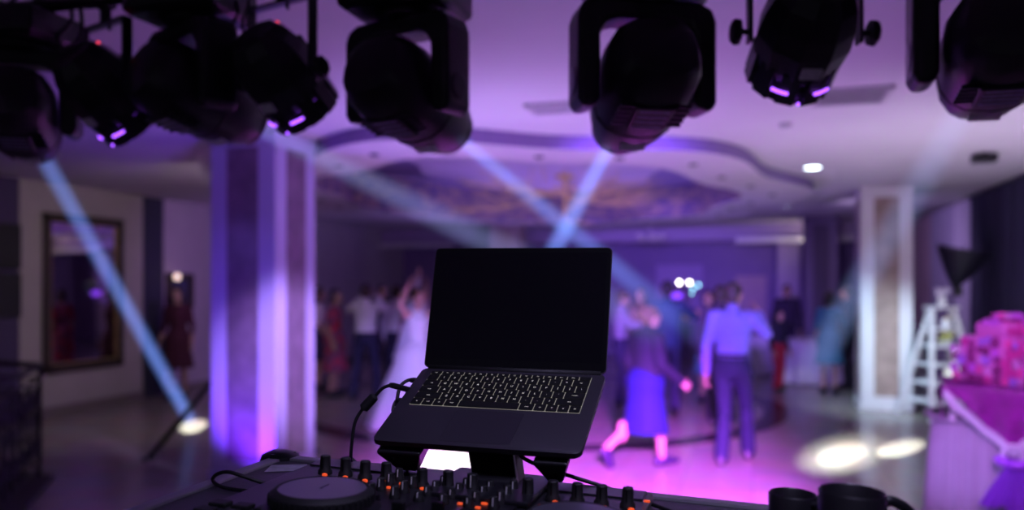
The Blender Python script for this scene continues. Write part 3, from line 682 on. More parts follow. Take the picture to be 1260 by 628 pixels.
# plugs and cables at the left of the laptop
def lpt(x, y, z): return LM @ V((x, y, z))
def wire(name, pts, r, label, plug=None, ferr=None):
    t = thing(name, label, 'cable', loc=pts[0]); o = t.location
    bm = B(); tube(bm, smoothpath([V(p)-o for p in pts], 10), r, 10); obj('cord', bm, CAB, t, smooth=True)
    if plug:
        a, b = V(plug[0])-o, V(plug[1])-o; bm = B(); lathe(bm, [(.0050, .0034, 0), (.0062, .0044, .004), (.0062, .0044, (b-a).length-.004), (.0040, .0036, (b-a).length)], 16, dirmat(a, b-a), e=3.5); obj('plug', bm, RUBBER, t, smooth=True, auto=40)
    if ferr:
        a, b = V(ferr[0])-o, V(ferr[1])-o; L_ = (b-a).length; bm = B(); lathe(bm, [(.004, 0), (.0078, .003), (.0082, L_-.003), (.004, L_)], 18, dirmat(a, b-a)); obj('ferrite_bead', bm, RUBBER, t, smooth=True, auto=40)
    return t
pa = lpt(-LW-.001, -.066, -.006)
pl0 = W(500, 473, 1.285); pl0 = pa; pl1 = W(481, 474, 1.29)
fa, fb = W(462, 487, 1.29), W(446, 504, 1.29)
q0 = CM @ onplane(432, 575, .006); q1 = CM @ onplane(440, 566, .006)
wire('usb_cable', [pl1, W(471, 478, 1.29), fa, fb, W(437, 520, 1.285), W(433, 545, 1.28), W(432, 566, 1.28), CM @ onplane(436, 574, .012), CM @ onplane(452, 579, .006)], .0027, 'black cable with a ferrite bead, plugged into the laptop left side', (pl0, pl1), (fa, fb))
wire('power_cable', [lpt(-LW, -.035, -.006), lpt(-LW-.014, -.034, -.006), lpt(-LW-.024, -.046, -.009), lpt(-LW-.026, -.062, -.02), lpt(-LW-.02, -.08, -.035), lpt(-LW+.02, -.10, -.04), lpt(-.11, -.15, -.03)], .0030, 'short black cord curling behind the laptop left edge', (lpt(-LW, -.035, -.006), lpt(-LW-.012, -.034, -.006)))
wire('audio_cable', [lpt(-LW-.001, -.098, -.006), lpt(-LW-.012, -.099, -.008), lpt(-LW-.012, -.115, -.02), lpt(-LW+.01, -.13, -.035), W(484, 560, 1.2), W(497, 572, 1.22), CM @ onplane(508, 583, .01)], .0026, 'thin black cable dropping behind the left foot of the laptop stand', (lpt(-LW-.001, -.098, -.006), lpt(-LW-.010, -.099, -.007)))
wire('charger_cable', [lpt(.06, -.10, -.05), W(640, 560, 1.2), W(690, 582, 1.19), W(745, 600, 1.18), W(800, 620, 1.15), CM @ onplane(850, 640, .006), CM @ onplane(900, 668, .006)], .0030, 'black cable slanting down right from under the laptop')
wire('lead', [CM @ onplane(*q) for q in ((346, 600, .006), (322, 594, .012), (298, 586, .022), (280, 581, .026), (267, 584, .018), (262, 591, .007), (272, 599, .004), (300, 604, .004), (336, 606, .004))], .0028, 'black cable looping over the left edge of the flight case')
wire('patch_cable', [CM @ onplane(412, 574, .006), CM @ onplane(422, 566, .02), CM @ onplane(432, 565, .02), CM @ onplane(444, 577, .006)], .0035, 'short black patch cable arching behind the knobs on the left')
# laptop stand
st = thing('laptop_stand', 'black laptop stand with a thick post and two front catches', 'laptop stand', mw=LM)
bm = B(); box(bm, (-.125, -.20, -.0215), (.125, -.03, -.0155)); obj('tray', bm, BLACKM, st, bevel=.002)
for xc, s in ((-.115, -1), (.113, 1)):
    bm = B(); w = .029; pr = [(-.2235, -.0155), (-.2235, -.022), (-.205, -.062), (-.188, -.066), (-.13, -.0215), (-.13, -.0155)]
    ws = 1.2 if s < 0 else .85
    loft(bm, [[V((xc+q*w*ws*(1 if z > -.03 else .42), y, z)) for y, z in pr] for q in (-1, 1)]); obj('catch', bm, BLACK, st, bevel=.003)
inv = LM.inverted(); 
pz = CM @ (onplane(611, 597, .0215)); 
bm = B(); top = [lpt(x, y, -.02) for x, y in ((-.037, -.15), (.034, -.15), (.034, -.10), (-.037, -.10))]
bot = [pz+V((x, y, 0)) for x, y in ((-.029, -.02), (.036, -.02), (.036, .03), (-.029, .03))]
loft(bm, [[inv @ v for v in bot], [inv @ v for v in top]]); obj('post', bm, BLACKM, st, bevel=.003)
bm = B(); box(bm, (-.075, -.10, .0005), (.075, .05, .008), mw=inv @ CM @ M.Translation(CM.inverted() @ pz)); obj('foot_plate', bm, BLACKM, st, bevel=.002)
bm = B(); loft(bm, [[inv @ (bot[1]+V((.0005+dx, dy, 0))) for dx, dy in ((0, 0), (.0012, 0), (.0012, .009), (0, .009))], [inv @ (top[1]+V((.0005+dx, dy, 0))) for dx, dy in ((0, 0), (.0012, 0), (.0012, .009), (0, .009))]]); obj('edge_strip', bm, ALU, st)
#PART2
# ================================================================= PEOPLE
SKIN = (.46, .27, .20)
def person(label, p, ang, h, J=None, fem=False, outfit=(), hair=('short', (.03, .02, .015)), skin=SKIN, group=None, cat='person', voxel=.0085, head_turn=0, lean=0, wid=1.0):
    """p: point on the floor; ang: 0 faces away from the camera, +90 faces right; J overrides joints (1.75 m body)"""
    root = thing('person', label, cat, loc=(p.x, p.y, 0), group=group); root.rotation_euler = (0, 0, A-radians(ang))
    s = h/1.75; root.scale = (s*wid, s*wid, s)
    D = dict(pel=(0, 0, .95), wai=(0, 0, 1.12), che=(0, .01, 1.30), nec=(0, -.005, 1.47), hed=(0, .03, 1.625),
             shR=(.175, 0, 1.415), elR=(.235, -.03, 1.13), wrR=(.25, .06, .88), shL=(-.175, 0, 1.415), elL=(-.235, -.03, 1.13), wrL=(-.25, .06, .88),
             hiR=(.088, 0, .92), knR=(.098, .03, .50), anR=(.10, -.02, .085), hiL=(-.088, 0, .92), knL=(-.098, .03, .50), anL=(-.10, -.02, .085), toR=(.0, 1, 0), toL=(0, 1, 0))
    if fem:
        D.update(shR=(.155, 0, 1.41), shL=(-.155, 0, 1.41), elR=(.205, -.03, 1.13), elL=(-.205, -.03, 1.13), wrR=(.23, .06, .90), wrL=(-.23, .06, .90))
    if J: D.update(J)
    D = {k: V(v) for k, v in D.items()}
    if lean:
        for k in ('wai', 'che', 'nec', 'hed', 'shR', 'shL', 'elR', 'elL', 'wrR', 'wrL'): D[k].y += lean*(D[k].z-.95)
    sk = cm(skin, .55)
    def torso(bm, inf=0, z0=None, z1=None, hem=0):
        pe, wa, chs, ne = D['pel'], D['wai'], D['che'], D['nec']
        hipw, waw, chw = (.172, .118, .142) if fem else (.160, .140, .165)
        prof = [(pe+V((0, 0, -.13)), .10, .085), (pe+V((0, 0, -.07)), hipw*.93, .112), (pe+V((0, 0, .0)), hipw, .118), ((pe*.5+wa*.5), (hipw+waw)/2, .105), (wa, waw, .095),
                (wa*.5+chs*.5, (waw+chw)/2, .105), (chs, chw, .122 if fem else .118), (chs+V((0, 0, .07)), chw*.99, .108), (chs*.25+ne*.75+V((0, -.01, -.02)), chw*.82, .085), (ne, .068, .062)]
        if hem: prof = [(pe+V((0, 0, -hem)), hipw*1.02, .118)]+prof
        rings = []
        for c, rx, ry in prof:
            if z0 and c.z < z0: continue
            if z1 and c.z > z1: continue
            rings.append([c+V(((rx+inf)*cos(2*pi*k/18), (ry+inf)*sin(2*pi*k/18), 0)) for k in range(18)])
        loft(bm, rings)
    k = .92 if fem else 1.0
    def arm(bm, sd, inf=0, upto=1.0):
        sh, el, wr = D['sh'+sd], D['el'+sd], D['wr'+sd]
        capsule(bm, D['nec']+V((0, 0, -.06)), sh, .052+inf, .054*k+inf)
        capsule(bm, sh, el if upto >= .5 else sh.lerp(el, upto*2), .052*k+inf, (.040*k if upto >= .5 else .045*k)+inf)
        if upto > .5: capsule(bm, el, el.lerp(wr, min(1, upto*2-1)), .040*k+inf, .029*k+inf)
    def leg(bm, sd, inf=0, flare=0, to=1.0):
        hi, kn, an = D['hi'+sd], D['kn'+sd], D['an'+sd]
        capsule(bm, hi, kn, .086*k+inf, .056*k+inf)
        capsule(bm, kn, kn.lerp(an, to), .056*k+inf, .037*k+inf+flare)
        if to == 1: ell(bm, kn.lerp(an, .3)+V((0, -.015, 0)), (.05*k+inf, .055*k+inf, .12))
    def hand(bm, sd):
        el, wr = D['el'+sd], D['wr'+sd]; d = (wr-el).normalized(); sg = 1 if sd == 'R' else -1
        t = V((0, 1, 0)); t = t-d*t.dot(d)
        if t.length < .3: t = V((-sg, 0, .2)); t = t-d*t.dot(d)
        t.normalize(); n = d.cross(t)*(1 if sd == 'R' else -1)              # palm side
        if n.x*sg > 0: n = -n
        c = wr+d*.05
        mm = M((( t.x, n.x, d.x, 0), (t.y, n.y, d.y, 0), (t.z, n.z, d.z, 0), (0, 0, 0, 1)))
        capsule(bm, wr-d*.02, wr+d*.02, .028*k, .026*k)
        ell(bm, c, (.040, .016, .052), mw=mm)
        for i, (o, L_) in enumerate(((.031, .068), (.0105, .078), (-.0105, .072), (-.031, .056))):
            b = c+d*.040+t*o; m_ = b+d*L_*.55+n*.010+t*o*.15; e_ = m_+d*L_*.35+n*.026
            capsule(bm, b, m_, .0088, .0082, 8); capsule(bm, m_, e_, .0082, .0072, 8)
        b = wr+d*.025+t*.030; m_ = b+d*.030+t*.028+n*.012; capsule(bm, b, m_, .0125, .0105, 8); capsule(bm, m_, m_+d*.030+t*.006+n*.008, .0105, .0085, 8)
    hd = D['hed']; HT = M.Rotation(-radians(head_turn), 4, 'Z')
    def hp(x, y, z): return hd+HT @ V((x, y, z))
    bm = B(); torso(bm)
    for sd in 'RL': arm(bm, sd); hand(bm, sd); leg(bm, sd)
    for sd in 'RL':
        an, to = D['an'+sd], D['to'+sd].normalized(); ftd = to
        capsule(bm, an+V((0, 0, -.02)), an+ftd*.14+V((0, 0, -.055)), .036, .026); capsule(bm, an+V((0, 0, -.03))-ftd*.03, an+V((0, 0, 0)), .034, .036)
    capsule(bm, D['nec']+V((0, 0, -.03)), hp(0, -.015, -.06), .057*k, .050*k)
    ell(bm, hp(0, 0, .012), (.074, .094, .108), mw=HT); ell(bm, hp(0, .022, -.055), (.054, .066, .062), mw=HT); ell(bm, hp(0, .066, -.092), (.024, .022, .020), mw=HT)
    capsule(bm, hp(0, .090, .010), hp(0, .108, -.026), .009, .0135); ell(bm, hp(0, .084, .026), (.050, .014, .012), mw=HT)
    ell(bm, hp(0, .083, -.062), (.024, .012, .006), mw=HT); ell(bm, hp(0, .081, -.072), (.021, .013, .007), mw=HT)
    for x in (-1, 1): ell(bm, hp(x*.077, -.008, -.008), (.010, .020, .032), mw=HT)
    body = baked('body', bm, sk, voxel, root, 3)
    for x in (-1, 1):
        bm = B(); ell(bm, hp(x*.031, .0845, .006), (.0125, .0075, .007), 10, mw=HT); e = obj('eye', bm, cm((.03, .02, .02), .2, var=0), root, smooth=True)
    # hair
    st_, hc = hair; HM = cm(hc, .55, bump=.6, scale=60)
    if st_ != 'bald':
        bm = B(); ell(bm, hp(0, -.014, .034), (.084, .098, .102), mw=HT); ell(bm, hp(0, -.045, -.01), (.076, .062, .085), mw=HT)
        if st_ == 'bun': ell(bm, hp(0, -.115, .03), (.052, .046, .052)); ell(bm, hp(0, -.06, .07), (.07, .06, .06))
        if st_ == 'long': capsule(bm, hp(0, -.06, 0), hp(0, -.085, -.24), .078, .06); capsule(bm, hp(-.06, -.03, 0), hp(-.075, -.03, -.2), .035, .03); capsule(bm, hp(.06, -.03, 0), hp(.075, -.03, -.2), .035, .03)
        if st_ == 'bob': capsule(bm, hp(-.06, -.03, .01), hp(-.072, -.02, -.09), .04, .035); capsule(bm, hp(.06, -.03, .01), hp(.072, -.02, -.09), .04, .035); ell(bm, hp(0, -.06, -.04), (.085, .06, .09))
        baked('hair', bm, HM, .009, root, 2)
    for o in outfit:
        kind, c = o[0], o[1]; kw = o[2] if len(o) > 2 else {}
        m = cm(c, kw.get('rough', .85), bump=.25, scale=18, var=.15) if not kw.get('mat') else kw['mat']
        bm = B()
        if kind in ('shirt', 'jacket', 'top'):
            inf = {'shirt': .015, 'jacket': .026, 'top': .010}[kind]
            torso(bm, inf, z0=kw.get('z0', .90 if kind == 'shirt' else .84 if kind == 'jacket' else 1.0), z1=kw.get('z1'), hem=kw.get('hem', 0))
            if kw.get('sleeve', .97): 
                for sd in 'RL': arm(bm, sd, inf-.002, kw.get('sleeve', .97))
            if kind != 'top': capsule(bm, D['nec']+V((0, 0, -.02)), D['nec']+V((0, .005, .03)), .066, .060)
            baked(kind if kind != 'top' else 'bodice', bm, m, .011, root)
        elif kind == 'trousers':
            torso(bm, .016, z1=1.06)
            for sd in 'RL': leg(bm, sd, .014, .022)
            baked('trousers', bm, m, .011, root)
        elif kind in ('skirt', 'gown'):
            z0, z1 = kw.get('z0', 1.08), kw.get('z1', .5); r1 = kw.get('r', .24); n = 12; rings = []
            kn = (D['knR']+D['knL'])*.5; off = kw.get('off', (kn.x, kn.y-.02)); fl = kw.get('folds', 7); fa = kw.get('fold', .03)
            wr = .135 if fem else .155
            for i in range(n+1):
                t = i/n; z = z0+(z1-z0)*t; hip = math.exp(-((z-.94)/.1)**2)*.045*(1-.4*t)
                rr = wr+(r1-wr)*(t**kw.get('pw', .9))+hip
                c0 = D['wai'].lerp(D['pel'], min(1, max(0, (1.12-z)/.17))); cx = c0.x*(1-t)+off[0]*t; cy = c0.y*(1-t)+off[1]*t
                rings.append([V((cx+rr*(1+fa*t*sin(fl*a))*cos(a), cy+rr*.86*(1+fa*t*sin(fl*a))*sin(a), z)) for a in [2*pi*q/56 for q in range(56)]])
            loft(bm, rings); obj('gown_skirt' if kind == 'gown' else 'skirt', bm, m, root, smooth=True, auto=60)
        elif kind == 'shoes':
            for sd in 'RL':
                b2 = B(); an, to = D['an'+sd], D['to'+sd].normalized(); q = an+V((0, 0, -.045))
                d, s_, u = frame(to)
                if u.z < 0: u = -u
                rg = []
                for t, w, hh in ((-.07, .028, .05), (-.05, .037, .075), (.0, .040, .085), (.07, .046, .06), (.13, .046, .045), (.18, .035, .034), (.205, .012, .02)):
                    c_ = q+to*t; rg.append([c_+s_*w*cos(2*pi*k_/12)+u*(max(-.035, hh*sin(2*pi*k_/12)*(1 if sin(2*pi*k_/12) > 0 else .8))) for k_ in range(12)])
                loft(b2, rg); obj('shoe', b2, m, root, smooth=True, auto=60)
            bm.free()
        elif kind == 'tie_belt':
            z = 1.03; lathe(bm, [(.162, .125, z), (.162, .125, z+.035)], 24, M.Translation((D['pel'].x, D['pel'].y, 0)), cap=False); obj('belt', bm, m, root)
        elif kind == 'veil':
            n = 20; rings = []
            for i in range(10):
                t = i/9; rings.append([V((hd.x+(.07+.22*t)*cos(a), hd.y-.02-.10*t+(.09+.13*t)*sin(a)*(-1), hd.z+.08-.85*t)) for a in [pi*q/n for q in range(n+1)]])
            loft(bm, rings, cap=False, closed=False); obj('veil', bm, m, root, smooth=True)
    return root
def floorpt(px, d): p = W(px, 350, d); p.z = 0; return p
NAVY = (.018, .016, .05); DK = (.014, .012, .022); LAV = (.62, .56, .74); WHT = (.68, .64, .72)
SHOE = ('shoes', (.012, .01, .014), {'rough': .4})
# A man in a lavender shirt, walking away to the right, right hand raised to his face
person('man in lavender shirt and navy trousers walking away, right hand raised to his face', floorpt(902, 7.95), 24, 1.77,
    dict(elR=(.31, .02, 1.25), wrR=(.21, .20, 1.45), elL=(-.245, -.05, 1.12), wrL=(-.265, .02, .86), knL=(-.08, .02, .49), anL=(-.085, -.13, .085), knR=(.10, .19, .52), anR=(.11, .24, .09)),
    outfit=[('shirt', (.19, .17, .50)), ('trousers', (.006, .008, .036)), ('tie_belt', (.01, .01, .012)), SHOE], head_turn=12)
# B woman in navy jacket and blue skirt striding to the right
person('woman in navy jacket and bright blue skirt striding right, auburn hair pinned up', floorpt(794, 7.85), 62, 1.54,
    dict(anL=(-.07, -.40, .20), knL=(-.075, -.10, .46), toL=(0, .35, -.95), knR=(.07, .12, .50), anR=(.075, .13, .085), elR=(.20, .02, 1.12), wrR=(.20, .26, .93), elL=(-.2, -.05, 1.12), wrL=(-.2, .05, .9)),
    fem=True, outfit=[('jacket', (.006, .005, .022), {'z0': .7, 'hem': .20}), ('skirt', (.004, .004, .12), {'z1': .38, 'r': .235, 'off': (0, .0), 'fold': .02}), ('shoes', (.03, .015, .06), {'rough': .4})], hair=('bun', (.13, .05, .03)), wid=1.18, lean=.05, skin=(.55, .30, .24))
# C couple
person('man in dark blue suit seen from behind, dancing beyond the woman in the blue skirt', floorpt(821, 11.0), 6, 1.80, dict(elR=(.36, .18, 1.28), wrR=(.30, .42, 1.36)),
    outfit=[('jacket', (.022, .035, .10)), ('trousers', (.018, .02, .06)), SHOE], hair=('short', (.02, .016, .02)))
person('dark-haired woman with bare arms dancing with the man in the dark blue suit', floorpt(872, 12.1), 200, 1.66, dict(elR=(.30, .15, 1.30), wrR=(.42, .34, 1.36)), fem=True,
    outfit=[('top', (.10, .22, .30), {'sleeve': 0}), ('skirt', (.10, .22, .30), {'z1': .45}), ('shoes', DK)], hair=('bob', (.012, .01, .014)))
person('dark-haired man half hidden behind the man in the lavender shirt', floorpt(886, 10.2), 20, 1.74, outfit=[('jacket', (.05, .03, .07)), ('trousers', DK), SHOE])
# E bride
BRW = mat('bridal_satin', (.80, .78, .86), .6, bump=.3, scale=14)
person('bride in a full white gown beside the left edge of the laptop', floorpt(514, 10.0), 150, 1.70, dict(elR=(.28, .10, 1.55), wrR=(.18, .12, 1.78), elL=(-.30, .06, 1.22), wrL=(-.24, .25, 1.12)), fem=True,
    outfit=[('top', None, {'sleeve': 0, 'mat': BRW}), ('gown', None, {'z1': .015, 'r': .62, 'pw': .8, 'off': (0, -.06), 'folds': 11, 'fold': .05, 'mat': BRW}), ('veil', None, {'mat': mat('tulle', (.7, .68, .78), .8)})], hair=('bun', (.10, .05, .03)), skin=(.6, .34, .30))
# F man, both hands at his head
person('man in white shirt and dark trousers, seen from behind, both hands at his head', floorpt(450, 12.3), 8, 1.76,
    dict(elR=(.30, .12, 1.34), wrR=(.10, .20, 1.56), elL=(-.30, .12, 1.34), wrL=(-.10, .20, 1.56), knR=(.15, .03, .5), anR=(.19, -.02, .085), knL=(-.15, .03, .5), anL=(-.19, -.02, .085)), outfit=[('shirt', (.78, .74, .82)), ('trousers', (.02, .018, .06)), SHOE], hair=('short', (.05, .03, .03)))
FLW = None
def floral():
    m = bpy.data.materials.new('red_floral_cloth'); m.use_nodes = True; nt = m.node_tree; L = nt.links; b = nt.nodes['Principled BSDF']
    tc = nt.nodes.new('ShaderNodeTexCoord'); v = nt.nodes.new('ShaderNodeTexVoronoi'); v.inputs['Scale'].default_value = 8
    r = nt.nodes.new('ShaderNodeValToRGB'); e = r.color_ramp.elements; e[0].position = .25; e[0].color = (.62, .02, .05, 1); e[1].position = .5; e[1].color = (.22, .06, .14, 1)
    L.new(tc.outputs['Object'], v.inputs['Vector']); L.new(v.outputs['Distance'], r.inputs['Fac']); L.new(r.outputs['Color'], b.inputs['Base Color']); b.inputs['Roughness'].default_value = .85; return m
FLW = floral()
person('woman in red floral knee-length dress standing near the violet column', floorpt(411, 12.7), 100, 1.68, fem=True, outfit=[('top', None, {'mat': FLW, 'sleeve': .4}), ('skirt', None, {'mat': FLW, 'z1': .42, 'r': .25}), ('shoes', DK)], hair=('bob', (.03, .02, .03)))
person('person in pale top and dark skirt half hidden by the violet column', floorpt(391, 13.6), 60, 1.70, dict(elL=(-.25, .2, 1.25), wrL=(-.12, .35, 1.45)), fem=True, outfit=[('top', (.55, .48, .52), {'sleeve': .4}), ('skirt', (.02, .018, .06), {'z1': .5}), ('shoes', DK)], hair=('long', (.04, .02, .02)))
person('guest in white shirt with one arm raised, behind the bride', floorpt(487, 12.6), 30, 1.74, dict(elR=(.26, .15, 1.58), wrR=(.30, .18, 1.86)), outfit=[('shirt', (.62, .56, .66)), ('trousers', (.018, .016, .05)), SHOE], hair=('short', (.05, .025, .02)))
person('guest in dusky pink with arm raised, dancing just behind the bride', floorpt(510, 12.0), -20, 1.68, dict(elR=(.24, .2, 1.55), wrR=(.26, .3, 1.80)), fem=True, outfit=[('top', (.45, .22, .34), {'sleeve': .45}), ('skirt', (.3, .12, .25), {'z1': .5}), ('shoes', DK)], hair=('long', (.03, .016, .02)))
person('guest in dark suit between the white-shirted dancers', floorpt(470, 14.0), 160, 1.75, outfit=[('jacket', (.02, .016, .04)), ('trousers', DK), SHOE])
# right of the laptop
person('guest in pale shirt just right of the laptop lid', floorpt(764, 11.8), 100, 1.66, dict(elR=(.25, .18, 1.22), wrR=(.15, .38, 1.25)), outfit=[('shirt', (.36, .27, .40)), ('trousers', (.05, .03, .10)), SHOE], hair=('short', (.10, .05, .04)))
person('guest in maroon behind the woman with pinned-up auburn hair', floorpt(789, 13.2), 200, 1.70, fem=True, outfit=[('top', (.20, .05, .10), {'sleeve': .45}), ('skirt', (.12, .04, .12), {'z1': .5}), ('shoes', DK)], hair=('long', (.06, .025, .02)))
person('child in black top and red trousers at the far end', floorpt(958, 13.4), 150, 1.33, dict(knR=(.06, .03, .5), anR=(.05, -.02, .085), knL=(-.06, .03, .5), anL=(-.05, -.02, .085)), outfit=[('shirt', (.02, .016, .035)), ('trousers', (.42, .02, .04)), SHOE], hair=('long', (.02, .015, .02)))
person('person in teal knee-length dress beside the pale stone column', floorpt(1020, 13.0), 40, 1.64, dict(elR=(.2, .2, 1.2), wrR=(.1, .36, 1.35)), fem=True, outfit=[('top', (.05, .22, .34), {'sleeve': .6}), ('skirt', (.05, .22, .34), {'z1': .52, 'r': .24}), ('shoes', DK)], hair=('bob', (.02, .014, .016)), skin=(.5, .28, .25))
person('guest in black partly hidden by the pale stone column', floorpt(1044, 13.6), -60, 1.72, outfit=[('jacket', (.014, .012, .03)), ('trousers', DK), SHOE])
person('guest in dark suit standing by the pale pier at the far end', floorpt(968, 15.8), 190, 1.74, outfit=[('jacket', (.03, .018, .05)), ('trousers', (.04, .02, .08)), SHOE])
# woman in burgundy facing the booth
person('woman in long-sleeved burgundy dress facing the booth, left of the violet column', floorpt(219, 12.3), 176, 1.72, dict(elR=(.20, -.02, 1.14), wrR=(.24, .07, .93)), fem=True,
    outfit=[('top', (.055, .008, .022), {'sleeve': .75}), ('skirt', (.055, .008, .022), {'z1': .50, 'r': .25}), ('shoes', DK)], hair=('bob', (.03, .02, .02)), skin=(.40, .26, .18))
# two more dancers behind the laptop lid: the wall mirror shows them
person('guest in black dress dancing behind the laptop lid', floorpt(640, 13.2), 90, 1.68, fem=True, outfit=[('top', (.012, .01, .016), {'sleeve': .5}), ('skirt', (.012, .01, .016), {'z1': .5}), ('shoes', DK)], hair=('long', (.02, .014, .012)))
person('guest in black suit dancing behind the laptop lid', floorpt(600, 13.0), -90, 1.75, outfit=[('jacket', (.012, .01, .016)), ('trousers', DK), SHOE])

# ================================================================= FURNITURE IN THE HALL
def round_table(px, d, label):
    p = floorpt(px, d); t = thing('round_table', label, 'table', loc=p)
    bm = B(); n = 72; rings = []
    for z, r, f in ((.02, .66, .07), (.25, .64, .06), (.5, .62, .04), (.70, .605, .012), (.748, .60, 0), (.752, .585, 0)):
        rings.append([V((r*(1+f*sin(12*a))*cos(a), r*(1+f*sin(12*a))*sin(a), z)) for a in [2*pi*q/n for q in range(n)]])
    loft(bm, rings); obj('tablecloth', bm, cm((.62, .56, .70)), t, smooth=True, auto=60)
    bm = B(); lathe(bm, [(.58, .755), (.58, .758)], 40); obj('table_runner', bm, cm((.5, .42, .6)), t)
round_table(918, 16.2, 'round table in a pale cloth left of the child in red trousers')
round_table(1000, 14.6, 'round table in a pale cloth right of the child in red trousers')
# cluster of lamps on a stand near the far wall
ls = thing('lamp_stand', 'stand carrying a cluster of glowing white lamps beyond the dancers', 'stage light', loc=floorpt(842, 17.0))
bm = B(); tube(bm, [(0, 0, .02), (0, 0, 1.62)], .02); obj('pole', bm, DARKMET, ls)
for k in range(3):
    a = 2*pi*k/3; bm = B(); tube(bm, [(0, 0, .5), (.4*cos(a), .4*sin(a), .015)], .014); obj('leg', bm, DARKMET, ls)
bm = B(); cbox(bm, (0, 0, 1.66), (.62, .06, .05), mw=M.Rotation(A, 4, 'Z')); obj('crossbar', bm, DARKMET, ls)
for px, py, r, mm in ((826, 350, .022, 0), (835.5, 348, .034, 1), (848, 348, .034, 1), (859, 351, .026, 0), (853, 355, .022, 0), (851, 361, .018, 0)):
    q = W(px, py, 16.9)-ls.location; bm = B(); lathe(bm, [(r*.35, .02), (r*.8, .012), (r, 0), (r*.8, -.01), (.003, -.014)], 18, M.Translation(q) @ M.Rotation(A, 4, 'Z') @ M.Rotation(-pi/2, 4, 'X') @ M.Rotation(pi, 4, 'X'))
    b3 = B(); lathe(b3, [(r*1.05, -.02), (r*1.08, r*1.6), (r*1.02, r*1.6), (r*1.0, -.02)], 18, M.Translation(q) @ M.Rotation(A, 4, 'Z') @ M.Rotation(pi/2, 4, 'X'), cap=False); obj('added_shroud', b3, RUBBER, ls)  # shroud added to keep the bulb out of the wall mirror
    obj('bulb', bm, LEDW if mm else mat('cool_bulb_%d' % px, (.5, 1, 1), .3, emit=(.35, .85, 1), es=8, var=0), ls, smooth=True)
q = W(833, 364, 16.9)-ls.location
bm = B(); lathe(bm, [(.10, -.05), (.12, 0), (.10, .05)], 18, M.Translation(q)); obj('violet_lamp', bm, mat('violet_lamp', (.3, .1, 1), .4, emit=(.28, .06, 1), es=1.6, var=0), ls, smooth=True)

# A-frame ladder shelf
lf = thing('ladder_shelf', 'white A-frame ladder shelf beside the pale stone column', 'shelf', loc=floorpt(1160, 10.6)); lf.rotation_euler = (0, 0, A+.12); lf.scale = (1, 1, .80)
for s in (-1, 1):
    bm = B(); lo, hi_ = V((s*.36, -.30, 0)), V((s*.15, .0, 1.80)); e = V((.028*s, 0, 0))
    loft(bm, [[p+V((x, y, 0)) for x, y in ((-.03, -.02), (.03, -.02), (.03, .02), (-.03, .02))] for p in (lo, hi_)]); obj('front_rail', bm, WHITEP, lf, bevel=.004)
    bm = B(); lo, hi_ = V((s*.36, .42, 0)), V((s*.15, .06, 1.76))
    loft(bm, [[p+V((x, y, 0)) for x, y in ((-.025, -.02), (.025, -.02), (.025, .02), (-.025, .02))] for p in (lo, hi_)]); obj('rear_rail', bm, WHITEP, lf, bevel=.004)
shz = (.28, .58, .88, 1.18, 1.46)
for z in shz:
    t = z/1.8; w = .36-.21*t; bm = B(); box(bm, (-w+.02, -.30+.30*t-.03, z-.02), (w-.02, .42-.36*t, z+.01)); obj('step', bm, WHITEP, lf, bevel=.004)
bm = B(); box(bm, (-.19, -.09, 1.79), (.19, .13, 1.825)); obj('top', bm, WHITEP, lf, bevel=.005)
def onshelf(x, y, z): return lf.matrix_basis @ V((x, y, z))
lf_m = M.Translation(lf.location) @ M.Rotation(A+.12, 4, 'Z')
def item(name, label, cat, x, y, z, prof, m, extra=None, seg=18):
    t = thing(name, label, cat, loc=lf_m @ V((x, y, z*.80)))
    bm = B(); lathe(bm, prof, seg); obj('body', bm, m, t, smooth=True, auto=50)
    if extra: extra(t)
    return t
def flame(z, r): 
    def f(t): bm = B(); lathe(bm, [(r, z), (r*.9, z+.02), (.004, z+.035)], 12); obj('wick_glow', bm, mat('candle_glow', (1, .95, .85), .4, emit=(.85, 1, .9), es=3, var=0), t)
    return f
def blooms(c, z, n=9, r=.07):
    def f(t):
        rr = random.Random(n)
        for _ in range(n): bm = B(); ell(bm, (rr.uniform(-r, r), rr.uniform(-r, r), z+rr.uniform(0, r*1.4)), (.034, .034, .028), 8); obj('blossom', bm, cm(c), t, smooth=True)
    return f
item('flower_vase', 'white vase of pale flowers on top of the ladder shelf', 'vase', 0, .02, 1.826, [(.04, 0), (.06, .05), (.035, .12), (.045, .14)], WHITEP, blooms((.62, .55, .68), .15))
item('storage_jar', 'small white jar on the upper step of the ladder shelf', 'jar', .05, 0, 1.472, [(.06, 0), (.065, .02), (.06, .10), (.04, .12)], WHITEP, lambda t: obj('lid', lathe(B(), [(.045, .12), (.045, .14), (.015, .15)], 16), GILT, t))
item('flower_bowl', 'bowl of yellow green flowers on the middle step of the ladder shelf', 'bowl', .02, -.02, 1.192, [(.05, 0), (.10, .05), (.095, .055)], WHITEP, blooms((.5, .5, .15), .06, 10))
item('pillar_candle', 'glowing candle in a jar on the ladder shelf beside the cake', 'candle', .20, .0, .892, [(.06, 0), (.06, .14), (.05, .14)], mat('wax', (.8, .8, .72), .5, emit=(.6, .8, .7), es=.35), flame(.14, .02))
item('lantern_box', 'bright white lantern on the lower step of the ladder shelf', 'lantern', .12, -.05, .592, [(.11, .10, 0), (.11, .10, .15), (.06, .05, .19)], mat('lantern_white', (.85, .85, .8), .5, emit=(.9, .95, .85), es=.5), lambda t: obj('handle', tube(B(), [(-.05, 0, .18), (0, 0, .25), (.05, 0, .18)], .006, 6), DARKMET, t), seg=4)
